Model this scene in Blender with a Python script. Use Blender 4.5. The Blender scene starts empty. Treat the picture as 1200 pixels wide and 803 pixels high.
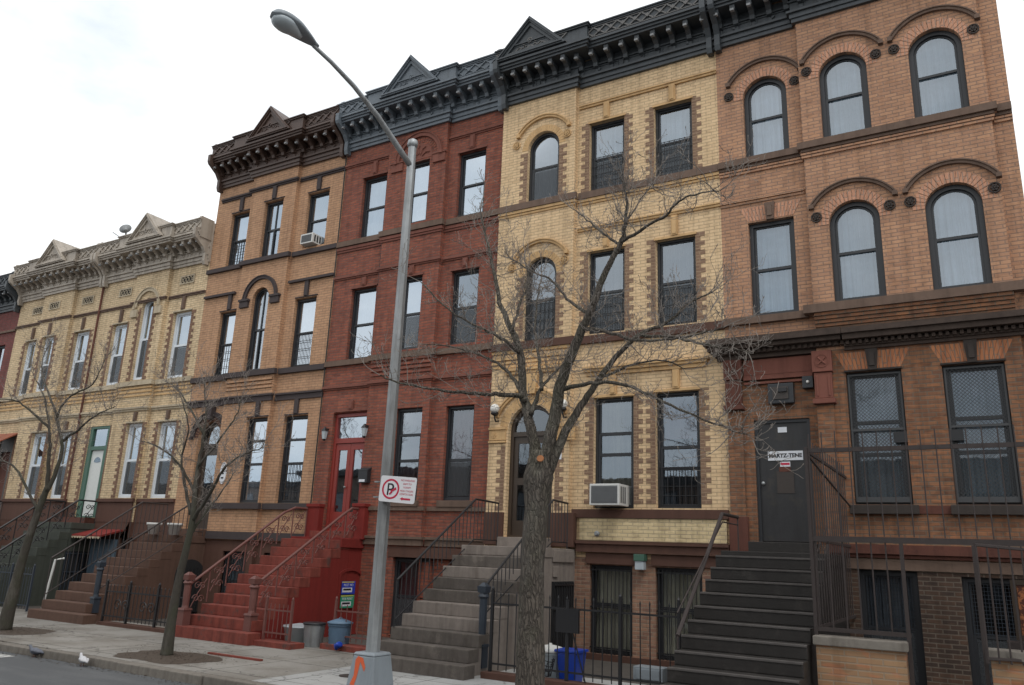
import bpy, bmesh, math, random
from mathutils import Vector, Matrix
from mathutils.geometry import delaunay_2d_cdt
random.seed(11)
R = math.radians
PI = math.pi
scene = bpy.context.scene
COL = scene.collection

# ------------------------------------------------------------------ materials
def new_mat(name):
    m = bpy.data.materials.new(name); m.use_nodes = True
    nt = m.node_tree; b = nt.nodes.get('Principled BSDF')
    return m, nt, b
def nd(nt, t, **kw):
    n = nt.nodes.new(t)
    for k, v in kw.items(): setattr(n, k, v)
    return n
def c4(c): return (c[0], c[1], c[2], 1)
def mixc(nt, a, b, fac, mode='MIX'):
    n = nd(nt, 'ShaderNodeMix', data_type='RGBA', blend_type=mode)
    for i, v in ((0, fac), (6, a), (7, b)):
        if hasattr(v, 'node'): nt.links.new(v, n.inputs[i])
        elif i == 0: n.inputs[0].default_value = v
        else: n.inputs[i].default_value = c4(v)
    return n.outputs[2]
def noise(nt, vec, scale, detail=4, rough=.55):
    n = nd(nt, 'ShaderNodeTexNoise'); n.inputs['Scale'].default_value = scale
    n.inputs['Detail'].default_value = detail; n.inputs['Roughness'].default_value = rough
    if vec is not None: nt.links.new(vec, n.inputs['Vector'])
    return n.outputs['Fac']
def ramp(nt, fac, p0, p1, c0=(0, 0, 0), c1=(1, 1, 1)):
    n = nd(nt, 'ShaderNodeValToRGB'); e = n.color_ramp.elements
    e[0].position = p0; e[1].position = p1; e[0].color = c4(c0); e[1].color = c4(c1)
    nt.links.new(fac, n.inputs[0]); return n.outputs[0]
def pos(nt): return nd(nt, 'ShaderNodeNewGeometry').outputs['Position']
def scalev(nt, v, s):
    n = nd(nt, 'ShaderNodeMapping'); n.inputs['Scale'].default_value = s
    nt.links.new(v, n.inputs['Vector']); return n.outputs[0]
def bump(nt, b, h, strength, dist=.01):
    n = nd(nt, 'ShaderNodeBump'); n.inputs['Strength'].default_value = strength
    n.inputs['Distance'].default_value = dist
    nt.links.new(h, n.inputs['Height']); nt.links.new(n.outputs[0], b.inputs['Normal'])
def grime(nt, col, p, amount=.5, dark=.45):
    """large soft weathering plus rain streaks"""
    f = ramp(nt, noise(nt, p, .55, 6, .65), .38, .68)
    s = ramp(nt, noise(nt, scalev(nt, p, (4.5, 4.5, .3)), 1.4, 6, .65), .46, .70)
    col = mixc(nt, col, (dark, dark * .95, dark * .9), mul(nt, f, amount * .55), 'MULTIPLY')
    return mixc(nt, col, (dark, dark * .93, dark * .88), mul(nt, s, amount), 'MULTIPLY')
def mul(nt, a, k):
    n = nd(nt, 'ShaderNodeMath', operation='MULTIPLY'); nt.links.new(a, n.inputs[0])
    if hasattr(k, 'node'): nt.links.new(k, n.inputs[1])
    else: n.inputs[1].default_value = k
    return n.outputs[0]
def brick_mat(name, c1, c2, mortar, w=.215, h=.072, mo=.011, g=.5, vertical=False, accent=None, var=.3):
    m, nt, b = new_mat(name)
    p = pos(nt)
    sx = nd(nt, 'ShaderNodeSeparateXYZ'); nt.links.new(p, sx.inputs[0])
    ad = nd(nt, 'ShaderNodeMath', operation='ADD'); nt.links.new(sx.outputs[0], ad.inputs[0]); nt.links.new(sx.outputs[1], ad.inputs[1])
    cb = nd(nt, 'ShaderNodeCombineXYZ')
    if vertical: nt.links.new(sx.outputs[2], cb.inputs[0]); nt.links.new(ad.outputs[0], cb.inputs[1])
    else: nt.links.new(ad.outputs[0], cb.inputs[0]); nt.links.new(sx.outputs[2], cb.inputs[1])
    bt = nd(nt, 'ShaderNodeTexBrick'); nt.links.new(cb.outputs[0], bt.inputs['Vector'])
    bt.inputs['Scale'].default_value = 1; bt.inputs['Brick Width'].default_value = w
    bt.inputs['Row Height'].default_value = h; bt.inputs['Mortar Size'].default_value = mo
    bt.inputs['Mortar Smooth'].default_value = .3; bt.inputs['Bias'].default_value = -.1
    bt.inputs['Color1'].default_value = c4(c1); bt.inputs['Color2'].default_value = c4(c2); bt.inputs['Mortar'].default_value = c4(mortar)
    col = bt.outputs['Color']
    # per-brick odd ones
    wn = noise(nt, scalev(nt, cb.outputs[0], (1 / w, 1 / h, 1)), .9, 1, .5)
    k = 1.25 if accent is None else 1
    col = mixc(nt, col, accent or tuple(min(1, x * k) for x in c1), mul(nt, ramp(nt, wn, .58, .64), .35))
    col = mixc(nt, col, (.55, .5, .48), mul(nt, ramp(nt, noise(nt, scalev(nt, cb.outputs[0], (1 / w, 1 / h, 3)), .7, 1), .6, .66), var), 'MULTIPLY')
    col = grime(nt, col, p, g)
    nt.links.new(col, b.inputs['Base Color']); b.inputs['Roughness'].default_value = .88
    inv = nd(nt, 'ShaderNodeMath', operation='SUBTRACT'); inv.inputs[0].default_value = 1; nt.links.new(bt.outputs['Fac'], inv.inputs[1])
    bump(nt, b, inv.outputs[0], .6, .008)
    return m
def stone_mat(name, c, g=.5, var=.25, bs=.35, rough=.85, sc=9., metallic=0, spots=None):
    m, nt, b = new_mat(name); p = pos(nt)
    n1 = noise(nt, p, sc, 8, .65)
    col = mixc(nt, tuple(x * (1 - var) for x in c), tuple(min(1, x * (1 + var)) for x in c), n1)
    if spots: col = mixc(nt, col, spots, ramp(nt, noise(nt, p, 3.1, 6, .7), .56, .66))
    col = grime(nt, col, p, g)
    nt.links.new(col, b.inputs['Base Color']); b.inputs['Roughness'].default_value = rough; b.inputs['Metallic'].default_value = metallic
    bump(nt, b, n1, bs, .01)
    return m
def plain_mat(name, c, rough=.6, metallic=0, var=.12, sc=14, emis=0):
    m, nt, b = new_mat(name); p = pos(nt)
    col = mixc(nt, tuple(x * (1 - var) for x in c), tuple(min(1, x * (1 + var)) for x in c), noise(nt, p, sc, 5, .6))
    nt.links.new(col, b.inputs['Base Color']); b.inputs['Roughness'].default_value = rough; b.inputs['Metallic'].default_value = metallic
    return m
def glass_mat(name, refl=.3, tint=(.75, .78, .8), wav=.05):
    m = bpy.data.materials.new(name); m.use_nodes = True; nt = m.node_tree
    for n in list(nt.nodes): nt.nodes.remove(n)
    out = nd(nt, 'ShaderNodeOutputMaterial'); mx = nd(nt, 'ShaderNodeMixShader')
    tr = nd(nt, 'ShaderNodeBsdfTransparent'); tr.inputs[0].default_value = c4(tint)
    gl = nd(nt, 'ShaderNodeBsdfGlossy'); gl.inputs['Roughness'].default_value = .02; gl.inputs['Color'].default_value = (.70, .78, .86, 1)
    lw = nd(nt, 'ShaderNodeLayerWeight'); lw.inputs['Blend'].default_value = .35
    ma = nd(nt, 'ShaderNodeMath', operation='MULTIPLY_ADD'); nt.links.new(lw.outputs['Fresnel'], ma.inputs[0]); ma.inputs[1].default_value = .4; ma.inputs[2].default_value = refl
    ma.use_clamp = True
    p = pos(nt); dn = ramp(nt, noise(nt, p, 1.3, 5, .6), .3, .7, (.62, .62, .62), (1, 1, 1)); nt.links.new(mixc(nt, (0, 0, 0), tuple(min(1, x * 1.05) for x in tint), dn), tr.inputs[0]); bp = nd(nt, 'ShaderNodeBump'); bp.inputs['Strength'].default_value = wav; bp.inputs['Distance'].default_value = .02
    nt.links.new(noise(nt, p, 2.6, 2, .5), bp.inputs['Height']); nt.links.new(bp.outputs[0], gl.inputs['Normal'])
    nt.links.new(ma.outputs[0], mx.inputs[0]); nt.links.new(tr.outputs[0], mx.inputs[1]); nt.links.new(gl.outputs[0], mx.inputs[2])
    nt.links.new(mx.outputs[0], out.inputs[0])
    return m
def cloth_mat(name, c, lace=0):
    m, nt, b = new_mat(name); p = pos(nt)
    f = noise(nt, scalev(nt, p, (11, 1, .5)), 1, 4, .6)
    col = mixc(nt, tuple(x * .6 for x in c), c, ramp(nt, f, .3, .65))
    oi = nd(nt, 'ShaderNodeObjectInfo'); col = mixc(nt, col, tuple(x * .45 for x in c), mul(nt, oi.outputs['Random'], .6))
    if lace: col = mixc(nt, col, tuple(x * .45 for x in c), mul(nt, ramp(nt, noise(nt, p, 26, 3, .6), .5, .58), lace))
    nt.links.new(col, b.inputs['Base Color']); b.inputs['Roughness'].default_value = .9
    return m

M = {}
M['brick_brown'] = brick_mat('weathered_brown_brick', (.50, .278, .165), (.39, .21, .13), (.29, .185, .13), accent=(.56, .29, .155), g=.45)
M['brick_brown_low'] = brick_mat('dark_orange_brick', (.29, .135, .068), (.17, .08, .047), (.17, .12, .085), accent=(.42, .165, .065), g=.7, var=.5)  # orange brick, albedo lowered so the colour carries ground-storey shade
M['brick_basement'] = brick_mat('shade_darkened_brown_brick', (.10, .056, .036), (.045, .03, .024), (.14, .11, .085), g=.6)  # brown brick darkened, basement shade put into the colour
M['brick_tan'] = brick_mat('tan_garden_wall_brick', (.36, .22, .12), (.26, .14, .075), (.30, .22, .15), w=.29, h=.075, g=.35, accent=(.5, .16, .07))
M['brick_yellow'] = brick_mat('painted_yellow_brick', (.76, .555, .33), (.68, .485, .28), (.50, .36, .22), g=.45, mo=.010, accent=(.80, .59, .36))
M['brick_yellow_base'] = brick_mat('pale_cream_brick', (.72, .58, .34), (.62, .49, .28), (.5, .4, .26), g=.5)
M['brick_patch'] = brick_mat('worn_pink_brick', (.36, .2, .13), (.22, .12, .09), (.3, .22, .16), g=.6)
M['brick_red'] = brick_mat('deep_red_brick', (.30, .088, .052), (.20, .062, .042), (.15, .08, .062), g=.5, var=.5, accent=(.38, .14, .08))
M['brick_orange'] = brick_mat('smooth_orange_brick', (.51, .295, .17), (.44, .25, .145), (.31, .195, .12), mo=.010, g=.4, accent=(.6, .34, .19))
M['brick_cream'] = brick_mat('cream_yellow_brick', (.72, .56, .35), (.60, .45, .27), (.42, .32, .21), g=.55, accent=(.75, .58, .36))
M['brick_dark_red'] = brick_mat('dark_red_brick', (.2, .05, .045), (.15, .04, .035), (.12, .07, .06), g=.5)
M['quoin_brown'] = brick_mat('brown_quoin_brick', (.20, .105, .068), (.14, .075, .052), (.24, .16, .1), g=.3)
M['quoin_grey'] = brick_mat('grey_brown_quoin_brick', (.25, .155, .10), (.19, .115, .078), (.32, .22, .14), g=.3)
M['voussoir'] = brick_mat('orange_arch_brick', (.58, .30, .19), (.50, .25, .155), (.36, .24, .18), vertical=True, h=.07, w=.25, g=.25)
M['voussoir_low'] = brick_mat('orange_low_arch_brick', (.50, .20, .09), (.38, .14, .065), (.25, .17, .12), vertical=True, h=.07, w=.25, g=.3)
M['stone_brown'] = stone_mat('weathered_brownstone', (.15, .098, .072), .5)
M['stone_umber'] = stone_mat('painted_brown_stone', (.095, .044, .030), .35, var=.12)  # brown paint, albedo lowered to put base-level shade into the colour
M['stone_black'] = stone_mat('blackened_stone', (.045, .035, .03), .4)
M['stone_soot'] = stone_mat('sooty_brown_stone', (.065, .044, .034), .6, var=.4)
M['trim_black'] = stone_mat('black_painted_trim', (.055, .042, .042), .2, var=.1)
M['stone_yellow'] = stone_mat('yellow_painted_stone', (.60, .39, .19), .5, var=.12)
M['stone_red'] = stone_mat('shade_darkened_red_paint', (.20, .016, .011), .45, var=.15, spots=None)  # red paint, made darker to hold the stoop side's shade
M['stone_redtrim'] = stone_mat('dull_red_terracotta', (.20, .072, .05), .5, var=.15)
M['stone_rust'] = stone_mat('rusty_red_stone', (.12, .042, .028), .7)
M['stone_cream'] = stone_mat('beige_stone_trim', (.50, .42, .30), .6, var=.15)
M['cornice_slate'] = stone_mat('slate_painted_metal', (.055, .064, .072), .5, var=.12, rough=.5, bs=.1)
M['cornice_blue'] = stone_mat('grey_blue_painted_metal', (.13, .155, .18), .45, var=.12, rough=.5, bs=.1)
M['cornice_brown'] = stone_mat('dark_brown_painted_metal', (.085, .052, .04), .35, var=.15, rough=.5, bs=.1)
M['cornice_beige'] = stone_mat('grey_beige_painted_metal', (.42, .37, .31), .7, var=.15, rough=.6, bs=.1)
M['relief_grey'] = stone_mat('grey_cornice_ornament', (.13, .125, .12), .3, rough=.5)
M['worn_white'] = stone_mat('worn_pale_paint', (.30, .31, .32), .5, var=.3)
M['step_dark'] = stone_mat('dark_painted_steps', (.021, .018, .016), .35, var=.4, spots=(.042, .037, .033), rough=.6)
M['step_dark_nose'] = stone_mat('worn_step_nosing', (.085, .077, .073), .3, var=.4, rough=.7)
M['step_brown'] = stone_mat('brownstone_steps', (.115, .098, .085), .6, var=.4, spots=(.17, .145, .125))
M['step_pale'] = stone_mat('patched_pale_brownstone', (.24, .205, .18), .55, var=.3)
M['step_red'] = stone_mat('red_painted_steps', (.23, .050, .034), .8, var=.45, spots=(.12, .055, .045))
M['step_umber'] = stone_mat('brown_painted_steps', (.115, .062, .043), .4, var=.2)
M['step_green'] = stone_mat('grey_green_steps', (.055, .062, .05), .5, var=.2)
M['iron'] = plain_mat('black_painted_iron', (.016, .016, .018), .45)  # black paint, albedo lowered further to deepen the dark at street level
M['iron_rust'] = plain_mat('rust_brown_iron', (.040, .030, .028), .6, var=.35)
M['iron_maroon'] = plain_mat('maroon_painted_iron', (.15, .06, .05), .55, var=.2)
M['iron_blue'] = plain_mat('dark_blue_iron', (.03, .04, .055), .5)
M['galv'] = stone_mat('galvanised_steel', (.36, .38, .39), .8, var=.3, rough=.45, bs=.08, metallic=.35, sc=5)
M['galv_paint'] = stone_mat('grey_painted_steel', (.25, .285, .315), .3, var=.06, rough=.5, bs=.05)
M['screen_steel'] = plain_mat('dull_grey_expanded_metal', (.055, .057, .06), .6)
M['frame_black'] = plain_mat('black_window_paint', (.022, .024, .028), .45)
M['frame_white'] = plain_mat('white_window_paint', (.62, .66, .70), .5, var=.08)
M['frame_brown'] = plain_mat('brown_black_paint', (.045, .035, .03), .5)
M['glass'] = glass_mat('window_glass', .16)
M['glass_bright'] = glass_mat('sky_reflecting_glass', .25, (.78, .82, .86))
M['glass_dim'] = glass_mat('dark_window_glass', .06, (.75, .78, .8))
def screen_mat():
    m = bpy.data.materials.new('insect_screen'); m.use_nodes = True; nt = m.node_tree
    b = nt.nodes['Principled BSDF']; b.inputs['Base Color'].default_value = (.05, .055, .06, 1); b.inputs['Roughness'].default_value = .7; b.inputs['Alpha'].default_value = .62
    return m
M['screen'] = screen_mat()
M['cur_white'] = cloth_mat('white_curtain', (.52, .60, .66))
M['cur_lace'] = cloth_mat('lace_curtain', (.62, .62, .63), .6)
M['cur_blue'] = cloth_mat('pale_blue_curtain', (.34, .43, .49))
M['cur_beige'] = cloth_mat('beige_curtain', (.30, .26, .19))
M['cur_cream'] = cloth_mat('cream_curtain', (.85, .78, .60))
M['cur_maroon'] = cloth_mat('maroon_curtain', (.15, .075, .08))
M['cur_grey'] = cloth_mat('grey_curtain', (.20, .215, .235))
M['shade_backing'] = plain_mat('painted_shade_black', (.012, .012, .013), .9)  # near-black colour standing in for unlit depth
M['roof'] = stone_mat('tar_roof', (.04, .04, .042), .2)
M['door_dark'] = stone_mat('black_steel_door', (.028, .028, .030), .6, rough=.5, var=.3, bs=.08, spots=(.042, .038, .034))
M['door_red'] = plain_mat('red_painted_door', (.24, .035, .026), .4, var=.15)
M['door_brown'] = plain_mat('dark_wood_door', (.05, .035, .025), .4, var=.2)
M['door_white'] = plain_mat('white_door_paint', (.62, .64, .62), .5)
M['door_green'] = plain_mat('dark_green_paint', (.05, .12, .085), .5)
M['door_blue'] = plain_mat('dull_blue_paint', (.07, .10, .13), .5)
M['white_plastic'] = plain_mat('white_plastic', (.62, .62, .6), .5)
M['ac_grille'] = plain_mat('grey_ac_grille', (.13, .135, .14), .5)
M['blue_plastic'] = plain_mat('bright_blue_plastic', (.01, .05, .38), .35)
M['bin_blue'] = plain_mat('grey_blue_bin_plastic', (.10, .17, .25), .5)
M['bin_clear'] = plain_mat('clear_grey_plastic', (.42, .47, .5), .3)
M['globe'] = plain_mat('opal_glass_globe', (.75, .74, .70), .25, var=.03)
M['paint_orange'] = plain_mat('orange_spray_paint', (.62, .11, .035), .6)
M['sign_white'] = plain_mat('white_sign_face', (.72, .72, .74), .4, var=.04)
M['sign_red'] = plain_mat('red_sign_ink', (.5, .02, .06), .45)
M['sign_black'] = plain_mat('black_sign_ink', (.015, .015, .02), .45)
M['poster_blue'] = plain_mat('blue_poster_ink', (.02, .05, .42), .5)
M['poster_green'] = plain_mat('green_poster_ink', (.03, .28, .16), .5)
M['poster_yellow'] = plain_mat('yellow_poster_ink', (.6, .5, .08), .5)
M['paper'] = plain_mat('white_paper', (.66, .68, .72), .7, var=.06)
M['pigeon'] = plain_mat('grey_pigeon_feathers', (.13, .14, .17), .7, var=.5, sc=40)
M['pigeon_white'] = plain_mat('white_pigeon_feathers', (.55, .55, .57), .7, var=.3, sc=40)
M['awning'] = None

def bark_mat(name, c, moss=(.10, .12, .06), amt=.5, ridge=1.):
    m, nt, b = new_mat(name); p = pos(nt)
    v = nd(nt, 'ShaderNodeTexVoronoi', feature='DISTANCE_TO_EDGE'); v.inputs['Scale'].default_value = 1
    ds = nd(nt, 'ShaderNodeVectorMath', operation='ADD')
    nz = nd(nt, 'ShaderNodeTexNoise'); nz.inputs['Scale'].default_value = 7; nz.inputs['Detail'].default_value = 4; nt.links.new(p, nz.inputs['Vector'])
    sc = nd(nt, 'ShaderNodeVectorMath', operation='SCALE'); sc.inputs['Scale'].default_value = .09; nt.links.new(nz.outputs['Color'], sc.inputs[0])
    nt.links.new(p, ds.inputs[0]); nt.links.new(sc.outputs[0], ds.inputs[1])
    nt.links.new(scalev(nt, ds.outputs[0], (26, 26, 5)), v.inputs['Vector'])
    cr = ramp(nt, v.outputs['Distance'], .02, .22)
    n1 = noise(nt, scalev(nt, p, (1, 1, .5)), 22, 6, .7)
    col = mixc(nt, tuple(x * .55 for x in c), tuple(x * 1.3 for x in c), n1)
    col = mixc(nt, tuple(x * .5 for x in c), col, cr) if ridge > .4 else col; col = mixc(nt, col, (.2, .185, .16), mul(nt, ramp(nt, noise(nt, scalev(nt, p, (3, 3, 1)), 1.6, 5, .7), .5, .65), .35))
    col = mixc(nt, col, moss, mul(nt, ramp(nt, noise(nt, p, 2.2, 5, .6), .45, .62), amt))
    nt.links.new(col, b.inputs['Base Color']); b.inputs['Roughness'].default_value = .95
    h = nd(nt, 'ShaderNodeMath', operation='ADD'); nt.links.new(cr, h.inputs[0]); nt.links.new(n1, h.inputs[1])
    bump(nt, b, h.outputs[0], .9 * ridge, .02)
    return m
M['bark'] = bark_mat('furrowed_grey_bark', (.12, .10, .082), amt=.15)
M['bark_green'] = bark_mat('mossy_smooth_bark', (.06, .052, .042), (.05, .056, .032), .5, .3)
M['twig'] = plain_mat('pale_grey_twigs', (.20, .175, .155), .9, var=.4, sc=5)

def sidewalk_mat(name, base, joint, size, g):
    m, nt, b = new_mat(name); p = pos(nt)
    bt = nd(nt, 'ShaderNodeTexBrick'); bt.offset = 0; nt.links.new(p, bt.inputs['Vector'])
    bt.inputs['Scale'].default_value = 1; bt.inputs['Brick Width'].default_value = size; bt.inputs['Row Height'].default_value = size
    bt.inputs['Mortar Size'].default_value = .012; bt.inputs['Bias'].default_value = 0
    bt.inputs['Color1'].default_value = c4(base); bt.inputs['Color2'].default_value = c4([x * .84 for x in base]); bt.inputs['Mortar'].default_value = c4(joint)
    n1 = noise(nt, p, 24, 8, .7); n2 = noise(nt, p, .9, 6, .65)
    col = mixc(nt, bt.outputs['Color'], (.62, .60, .57), mul(nt, ramp(nt, n1, .35, .7), .45), 'MULTIPLY')
    col = mixc(nt, col, (.5, .46, .41), mul(nt, ramp(nt, n2, .42, .68), g), 'MULTIPLY')
    # gum spots and cracks
    v = nd(nt, 'ShaderNodeTexVoronoi'); v.inputs['Scale'].default_value = 2.6; nt.links.new(p, v.inputs['Vector'])
    col = mixc(nt, col, (.06, .055, .05), mul(nt, ramp(nt, v.outputs['Distance'], .05, .09, (1, 1, 1), (0, 0, 0)), .7))
    ck = nd(nt, 'ShaderNodeTexVoronoi', feature='DISTANCE_TO_EDGE'); ck.inputs['Scale'].default_value = .55
    ad = nd(nt, 'ShaderNodeVectorMath', operation='ADD'); nz = nd(nt, 'ShaderNodeTexNoise'); nz.inputs['Scale'].default_value = 2.5; nz.inputs['Detail'].default_value = 5
    nt.links.new(p, nz.inputs['Vector']); nt.links.new(p, ad.inputs[0]); nt.links.new(nz.outputs['Color'], ad.inputs[1]); nt.links.new(ad.outputs[0], ck.inputs['Vector'])
    col = mixc(nt, col, (.05, .045, .04), mul(nt, ramp(nt, ck.outputs['Distance'], .004, .014, (1, 1, 1), (0, 0, 0)), .55))
    nt.links.new(col, b.inputs['Base Color']); b.inputs['Roughness'].default_value = .9
    bump(nt, b, n1, .3, .006)
    return m
M['sidewalk'] = sidewalk_mat('old_concrete_flags', (.31, .295, .27), (.07, .065, .055), 1.5, .85)
M['sidewalk_new'] = sidewalk_mat('newer_pale_concrete', (.44, .445, .44), (.14, .14, .13), 1.5, .4)
M['kerb'] = stone_mat('granite_kerb', (.20, .18, .155), .6, var=.35, sc=16)
M['dirt'] = stone_mat('tree_pit_soil', (.075, .055, .04), .4, var=.5, sc=20, bs=1.)
M['areaway'] = stone_mat('areaway_paving', (.085, .075, .066), .5, var=.25)  # paving colour darkened to make up for weak contact shadows
def asphalt():
    m, nt, b = new_mat('worn_asphalt'); p = pos(nt)
    n1 = noise(nt, p, 60, 6, .75); n2 = noise(nt, scalev(nt, p, (.35, 1.6, 1)), .9, 5, .6)
    col = mixc(nt, (.045, .048, .052), (.12, .125, .13), n1)
    col = mixc(nt, col, (.19, .195, .20), mul(nt, ramp(nt, n2, .45, .75), .6))
    nt.links.new(col, b.inputs['Base Color']); b.inputs['Roughness'].default_value = .8
    bump(nt, b, n1, .5, .008); return m
M['asphalt'] = asphalt()
def awning_mat():
    m, nt, b = new_mat('rust_striped_awning'); p = pos(nt)
    w = nd(nt, 'ShaderNodeTexWave'); w.inputs['Scale'].default_value = 3.2; nt.links.new(p, w.inputs['Vector'])
    col = mixc(nt, (.22, .06, .03), (.30, .11, .06), w.outputs['Fac']); nt.links.new(col, b.inputs['Base Color']); b.inputs['Roughness'].default_value = .8
    return m
M['awning'] = awning_mat()
def flecked(name, dark, light, sc):
    m, nt, b = new_mat(name); p = pos(nt)
    col = mixc(nt, dark, light, ramp(nt, noise(nt, p, sc, 4, .7), .5, .56)); nt.links.new(col, b.inputs['Base Color']); return m
M['poster_art'] = flecked('orange_brown_picture_print', (.09, .025, .015), (.38, .14, .05), 14)

# ------------------------------------------------------------------ object helpers
ORG = {}
def org(o): return ORG.get(o.name, Vector((0, 0, 0))) if o else Vector((0, 0, 0))
def thing(name, label, cat, loc=(0, 0, 0), group=None):
    o = bpy.data.objects.new(name, None); COL.objects.link(o); o.location = loc; o.empty_display_size = .2
    ORG[o.name] = Vector(loc); o['label'] = label; o['category'] = cat
    if group: o['group'] = group
    return o
def tag(o, label, cat, group=None):
    o['label'] = label; o['category'] = cat
    if group: o['group'] = group
    return o
def struct(o): o['kind'] = 'structure'; return o

def inside(p, ring):
    c = False; x, y = p; j = len(ring) - 1
    for i in range(len(ring)):
        xi, yi = ring[i][0], ring[i][1]; xj, yj = ring[j][0], ring[j][1]
        if (yi > y) != (yj > y) and x < (xj - xi) * (y - yi) / (yj - yi) + xi: c = not c
        j = i
    return c
def fill(rings, pts):
    E = []; k = 0
    for r in rings:
        L = len(r); E += [(k + i, k + (i + 1) % L) for i in range(L)]; k += L
    vs, es, fs, ov, oe, of = delaunay_2d_cdt([Vector((p[0], p[1])) for p in pts], E, [], 0, 1e-7)
    mp = {i: o[0] for i, o in enumerate(ov) if o}
    out = []
    for f in fs:
        if any(i not in mp for i in f): continue
        cx = sum(vs[i][0] for i in f) / len(f); cy = sum(vs[i][1] for i in f) / len(f)
        if inside((cx, cy), rings[0]) and not any(inside((cx, cy), h) for h in rings[1:]): out.append(tuple(mp[i] for i in f))
    return out

class MB:
    def __init__(s): s.v = []; s.f = []
    def box(s, x0, x1, y0, y1, z0, z1):
        n = len(s.v)
        s.v += [(x0, y0, z0), (x1, y0, z0), (x1, y1, z0), (x0, y1, z0), (x0, y0, z1), (x1, y0, z1), (x1, y1, z1), (x0, y1, z1)]
        s.f += [(n, n + 3, n + 2, n + 1), (n + 4, n + 5, n + 6, n + 7), (n, n + 1, n + 5, n + 4), (n + 1, n + 2, n + 6, n + 5), (n + 2, n + 3, n + 7, n + 6), (n + 3, n, n + 4, n + 7)]
        return s
    def taper(s, cx, cy, z0, z1, w0, w1, d0=None, d1=None):
        d0 = d0 or w0; d1 = d1 or w1; n = len(s.v)
        for z, w, d in ((z0, w0, d0), (z1, w1, d1)):
            s.v += [(cx - w / 2, cy - d / 2, z), (cx + w / 2, cy - d / 2, z), (cx + w / 2, cy + d / 2, z), (cx - w / 2, cy + d / 2, z)]
        s.f += [(n, n + 3, n + 2, n + 1), (n + 4, n + 5, n + 6, n + 7), (n, n + 1, n + 5, n + 4), (n + 1, n + 2, n + 6, n + 5), (n + 2, n + 3, n + 7, n + 6), (n + 3, n, n + 4, n + 7)]
        return s
    def plate(s, outer, holes, y0, y1, flat=False):
        rings = [outer] + list(holes)
        flatp = [p for r in rings for p in r]; n = len(s.v); N = len(flatp)
        tess = fill(rings, flatp)
        s.v += [(p[0], y0, p[1]) for p in flatp]
        s.f += [(n + a, n + b, n + c) for a, b, c in tess]
        if flat: return s
        s.v += [(p[0], y1, p[1]) for p in flatp]
        s.f += [(n + N + c, n + N + b, n + N + a) for a, b, c in tess]
        k = n
        for r in rings:
            L = len(r)
            for i in range(L):
                j = (i + 1) % L; s.f.append((k + i, k + j, k + j + N, k + i + N))
            k += L
        return s
    def prism(s, prof, x0, x1):
        """closed (y,z) profile swept along x"""
        n = len(s.v); L = len(prof)
        s.v += [(x0, y, z) for y, z in prof] + [(x1, y, z) for y, z in prof]
        s.f.append(tuple(range(n, n + L))); s.f.append(tuple(range(n + 2 * L - 1, n + L - 1, -1)))
        for i in range(L): j = (i + 1) % L; s.f.append((n + i, n + j, n + L + j, n + L + i))
        return s
    def prismy(s, poly, y0, y1): return s.plate(poly, [], y0, y1)
    def tube(s, pts, rad, n=6, cap=True):
        pts = [Vector(p) for p in pts]
        if not hasattr(rad, '__len__'): rad = [rad] * len(pts)
        base = len(s.v); up = None
        for i, p in enumerate(pts):
            d = (pts[min(i + 1, len(pts) - 1)] - pts[max(i - 1, 0)])
            if d.length < 1e-9: d = Vector((0, 0, 1))
            d.normalize()
            if up is None:
                up = Vector((0, 0, 1)) if abs(d.z) < .9 else Vector((0, 1, 0))
            a = d.cross(up)
            if a.length < 1e-4: a = d.cross(Vector((1, .3, .2)))
            a.normalize(); b = a.cross(d); up = b
            for k in range(n):
                t = 2 * PI * k / n + PI / n; q = p + (a * math.cos(t) + b * math.sin(t)) * rad[i]; s.v.append(tuple(q))
        for i in range(len(pts) - 1):
            for k in range(n):
                k2 = (k + 1) % n; s.f.append((base + i * n + k, base + i * n + k2, base + (i + 1) * n + k2, base + (i + 1) * n + k))
        if cap:
            s.f.append(tuple(base + k for k in range(n))[::-1]); s.f.append(tuple(base + (len(pts) - 1) * n + k for k in range(n)))
        return s
    def lathe(s, c, prof, n=16):
        """(radius, z) profile around a vertical axis at c"""
        base = len(s.v)
        for r, z in prof:
            for k in range(n): t = 2 * PI * k / n; s.v.append((c[0] + r * math.cos(t), c[1] + r * math.sin(t), c[2] + z))
        for i in range(len(prof) - 1):
            for k in range(n): k2 = (k + 1) % n; s.f.append((base + i * n + k, base + i * n + k2, base + (i + 1) * n + k2, base + (i + 1) * n + k))
        s.f.append(tuple(base + k for k in range(n))[::-1]); s.f.append(tuple(base + (len(prof) - 1) * n + k for k in range(n)))
        return s
    def arc(s, xc, zc, ri, ro, y0, y1, a0=0, a1=180, n=16, ze=1.):
        P = [(xc + ro * math.cos(R(a0 + (a1 - a0) * i / n)), zc + ze * ro * math.sin(R(a0 + (a1 - a0) * i / n))) for i in range(n + 1)]
        Q = [(xc + ri * math.cos(R(a0 + (a1 - a0) * i / n)), zc + ze * ri * math.sin(R(a0 + (a1 - a0) * i / n))) for i in range(n + 1)]
        k = len(s.v)
        for y in (y0, y1): s.v += [(p[0], y, p[1]) for p in P] + [(q[0], y, q[1]) for q in Q]
        m = n + 1
        for i in range(n):
            s.f += [(k + i, k + i + 1, k + m + i + 1, k + m + i), (k + 2 * m + i, k + 3 * m + i, k + 3 * m + i + 1, k + 2 * m + i + 1),
                    (k + i, k + 2 * m + i, k + 2 * m + i + 1, k + i + 1), (k + m + i, k + m + i + 1, k + 3 * m + i + 1, k + 3 * m + i)]
        s.f += [(k, k + m, k + 3 * m, k + 2 * m), (k + n, k + 2 * m + n, k + 3 * m + n, k + m + n)]
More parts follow.
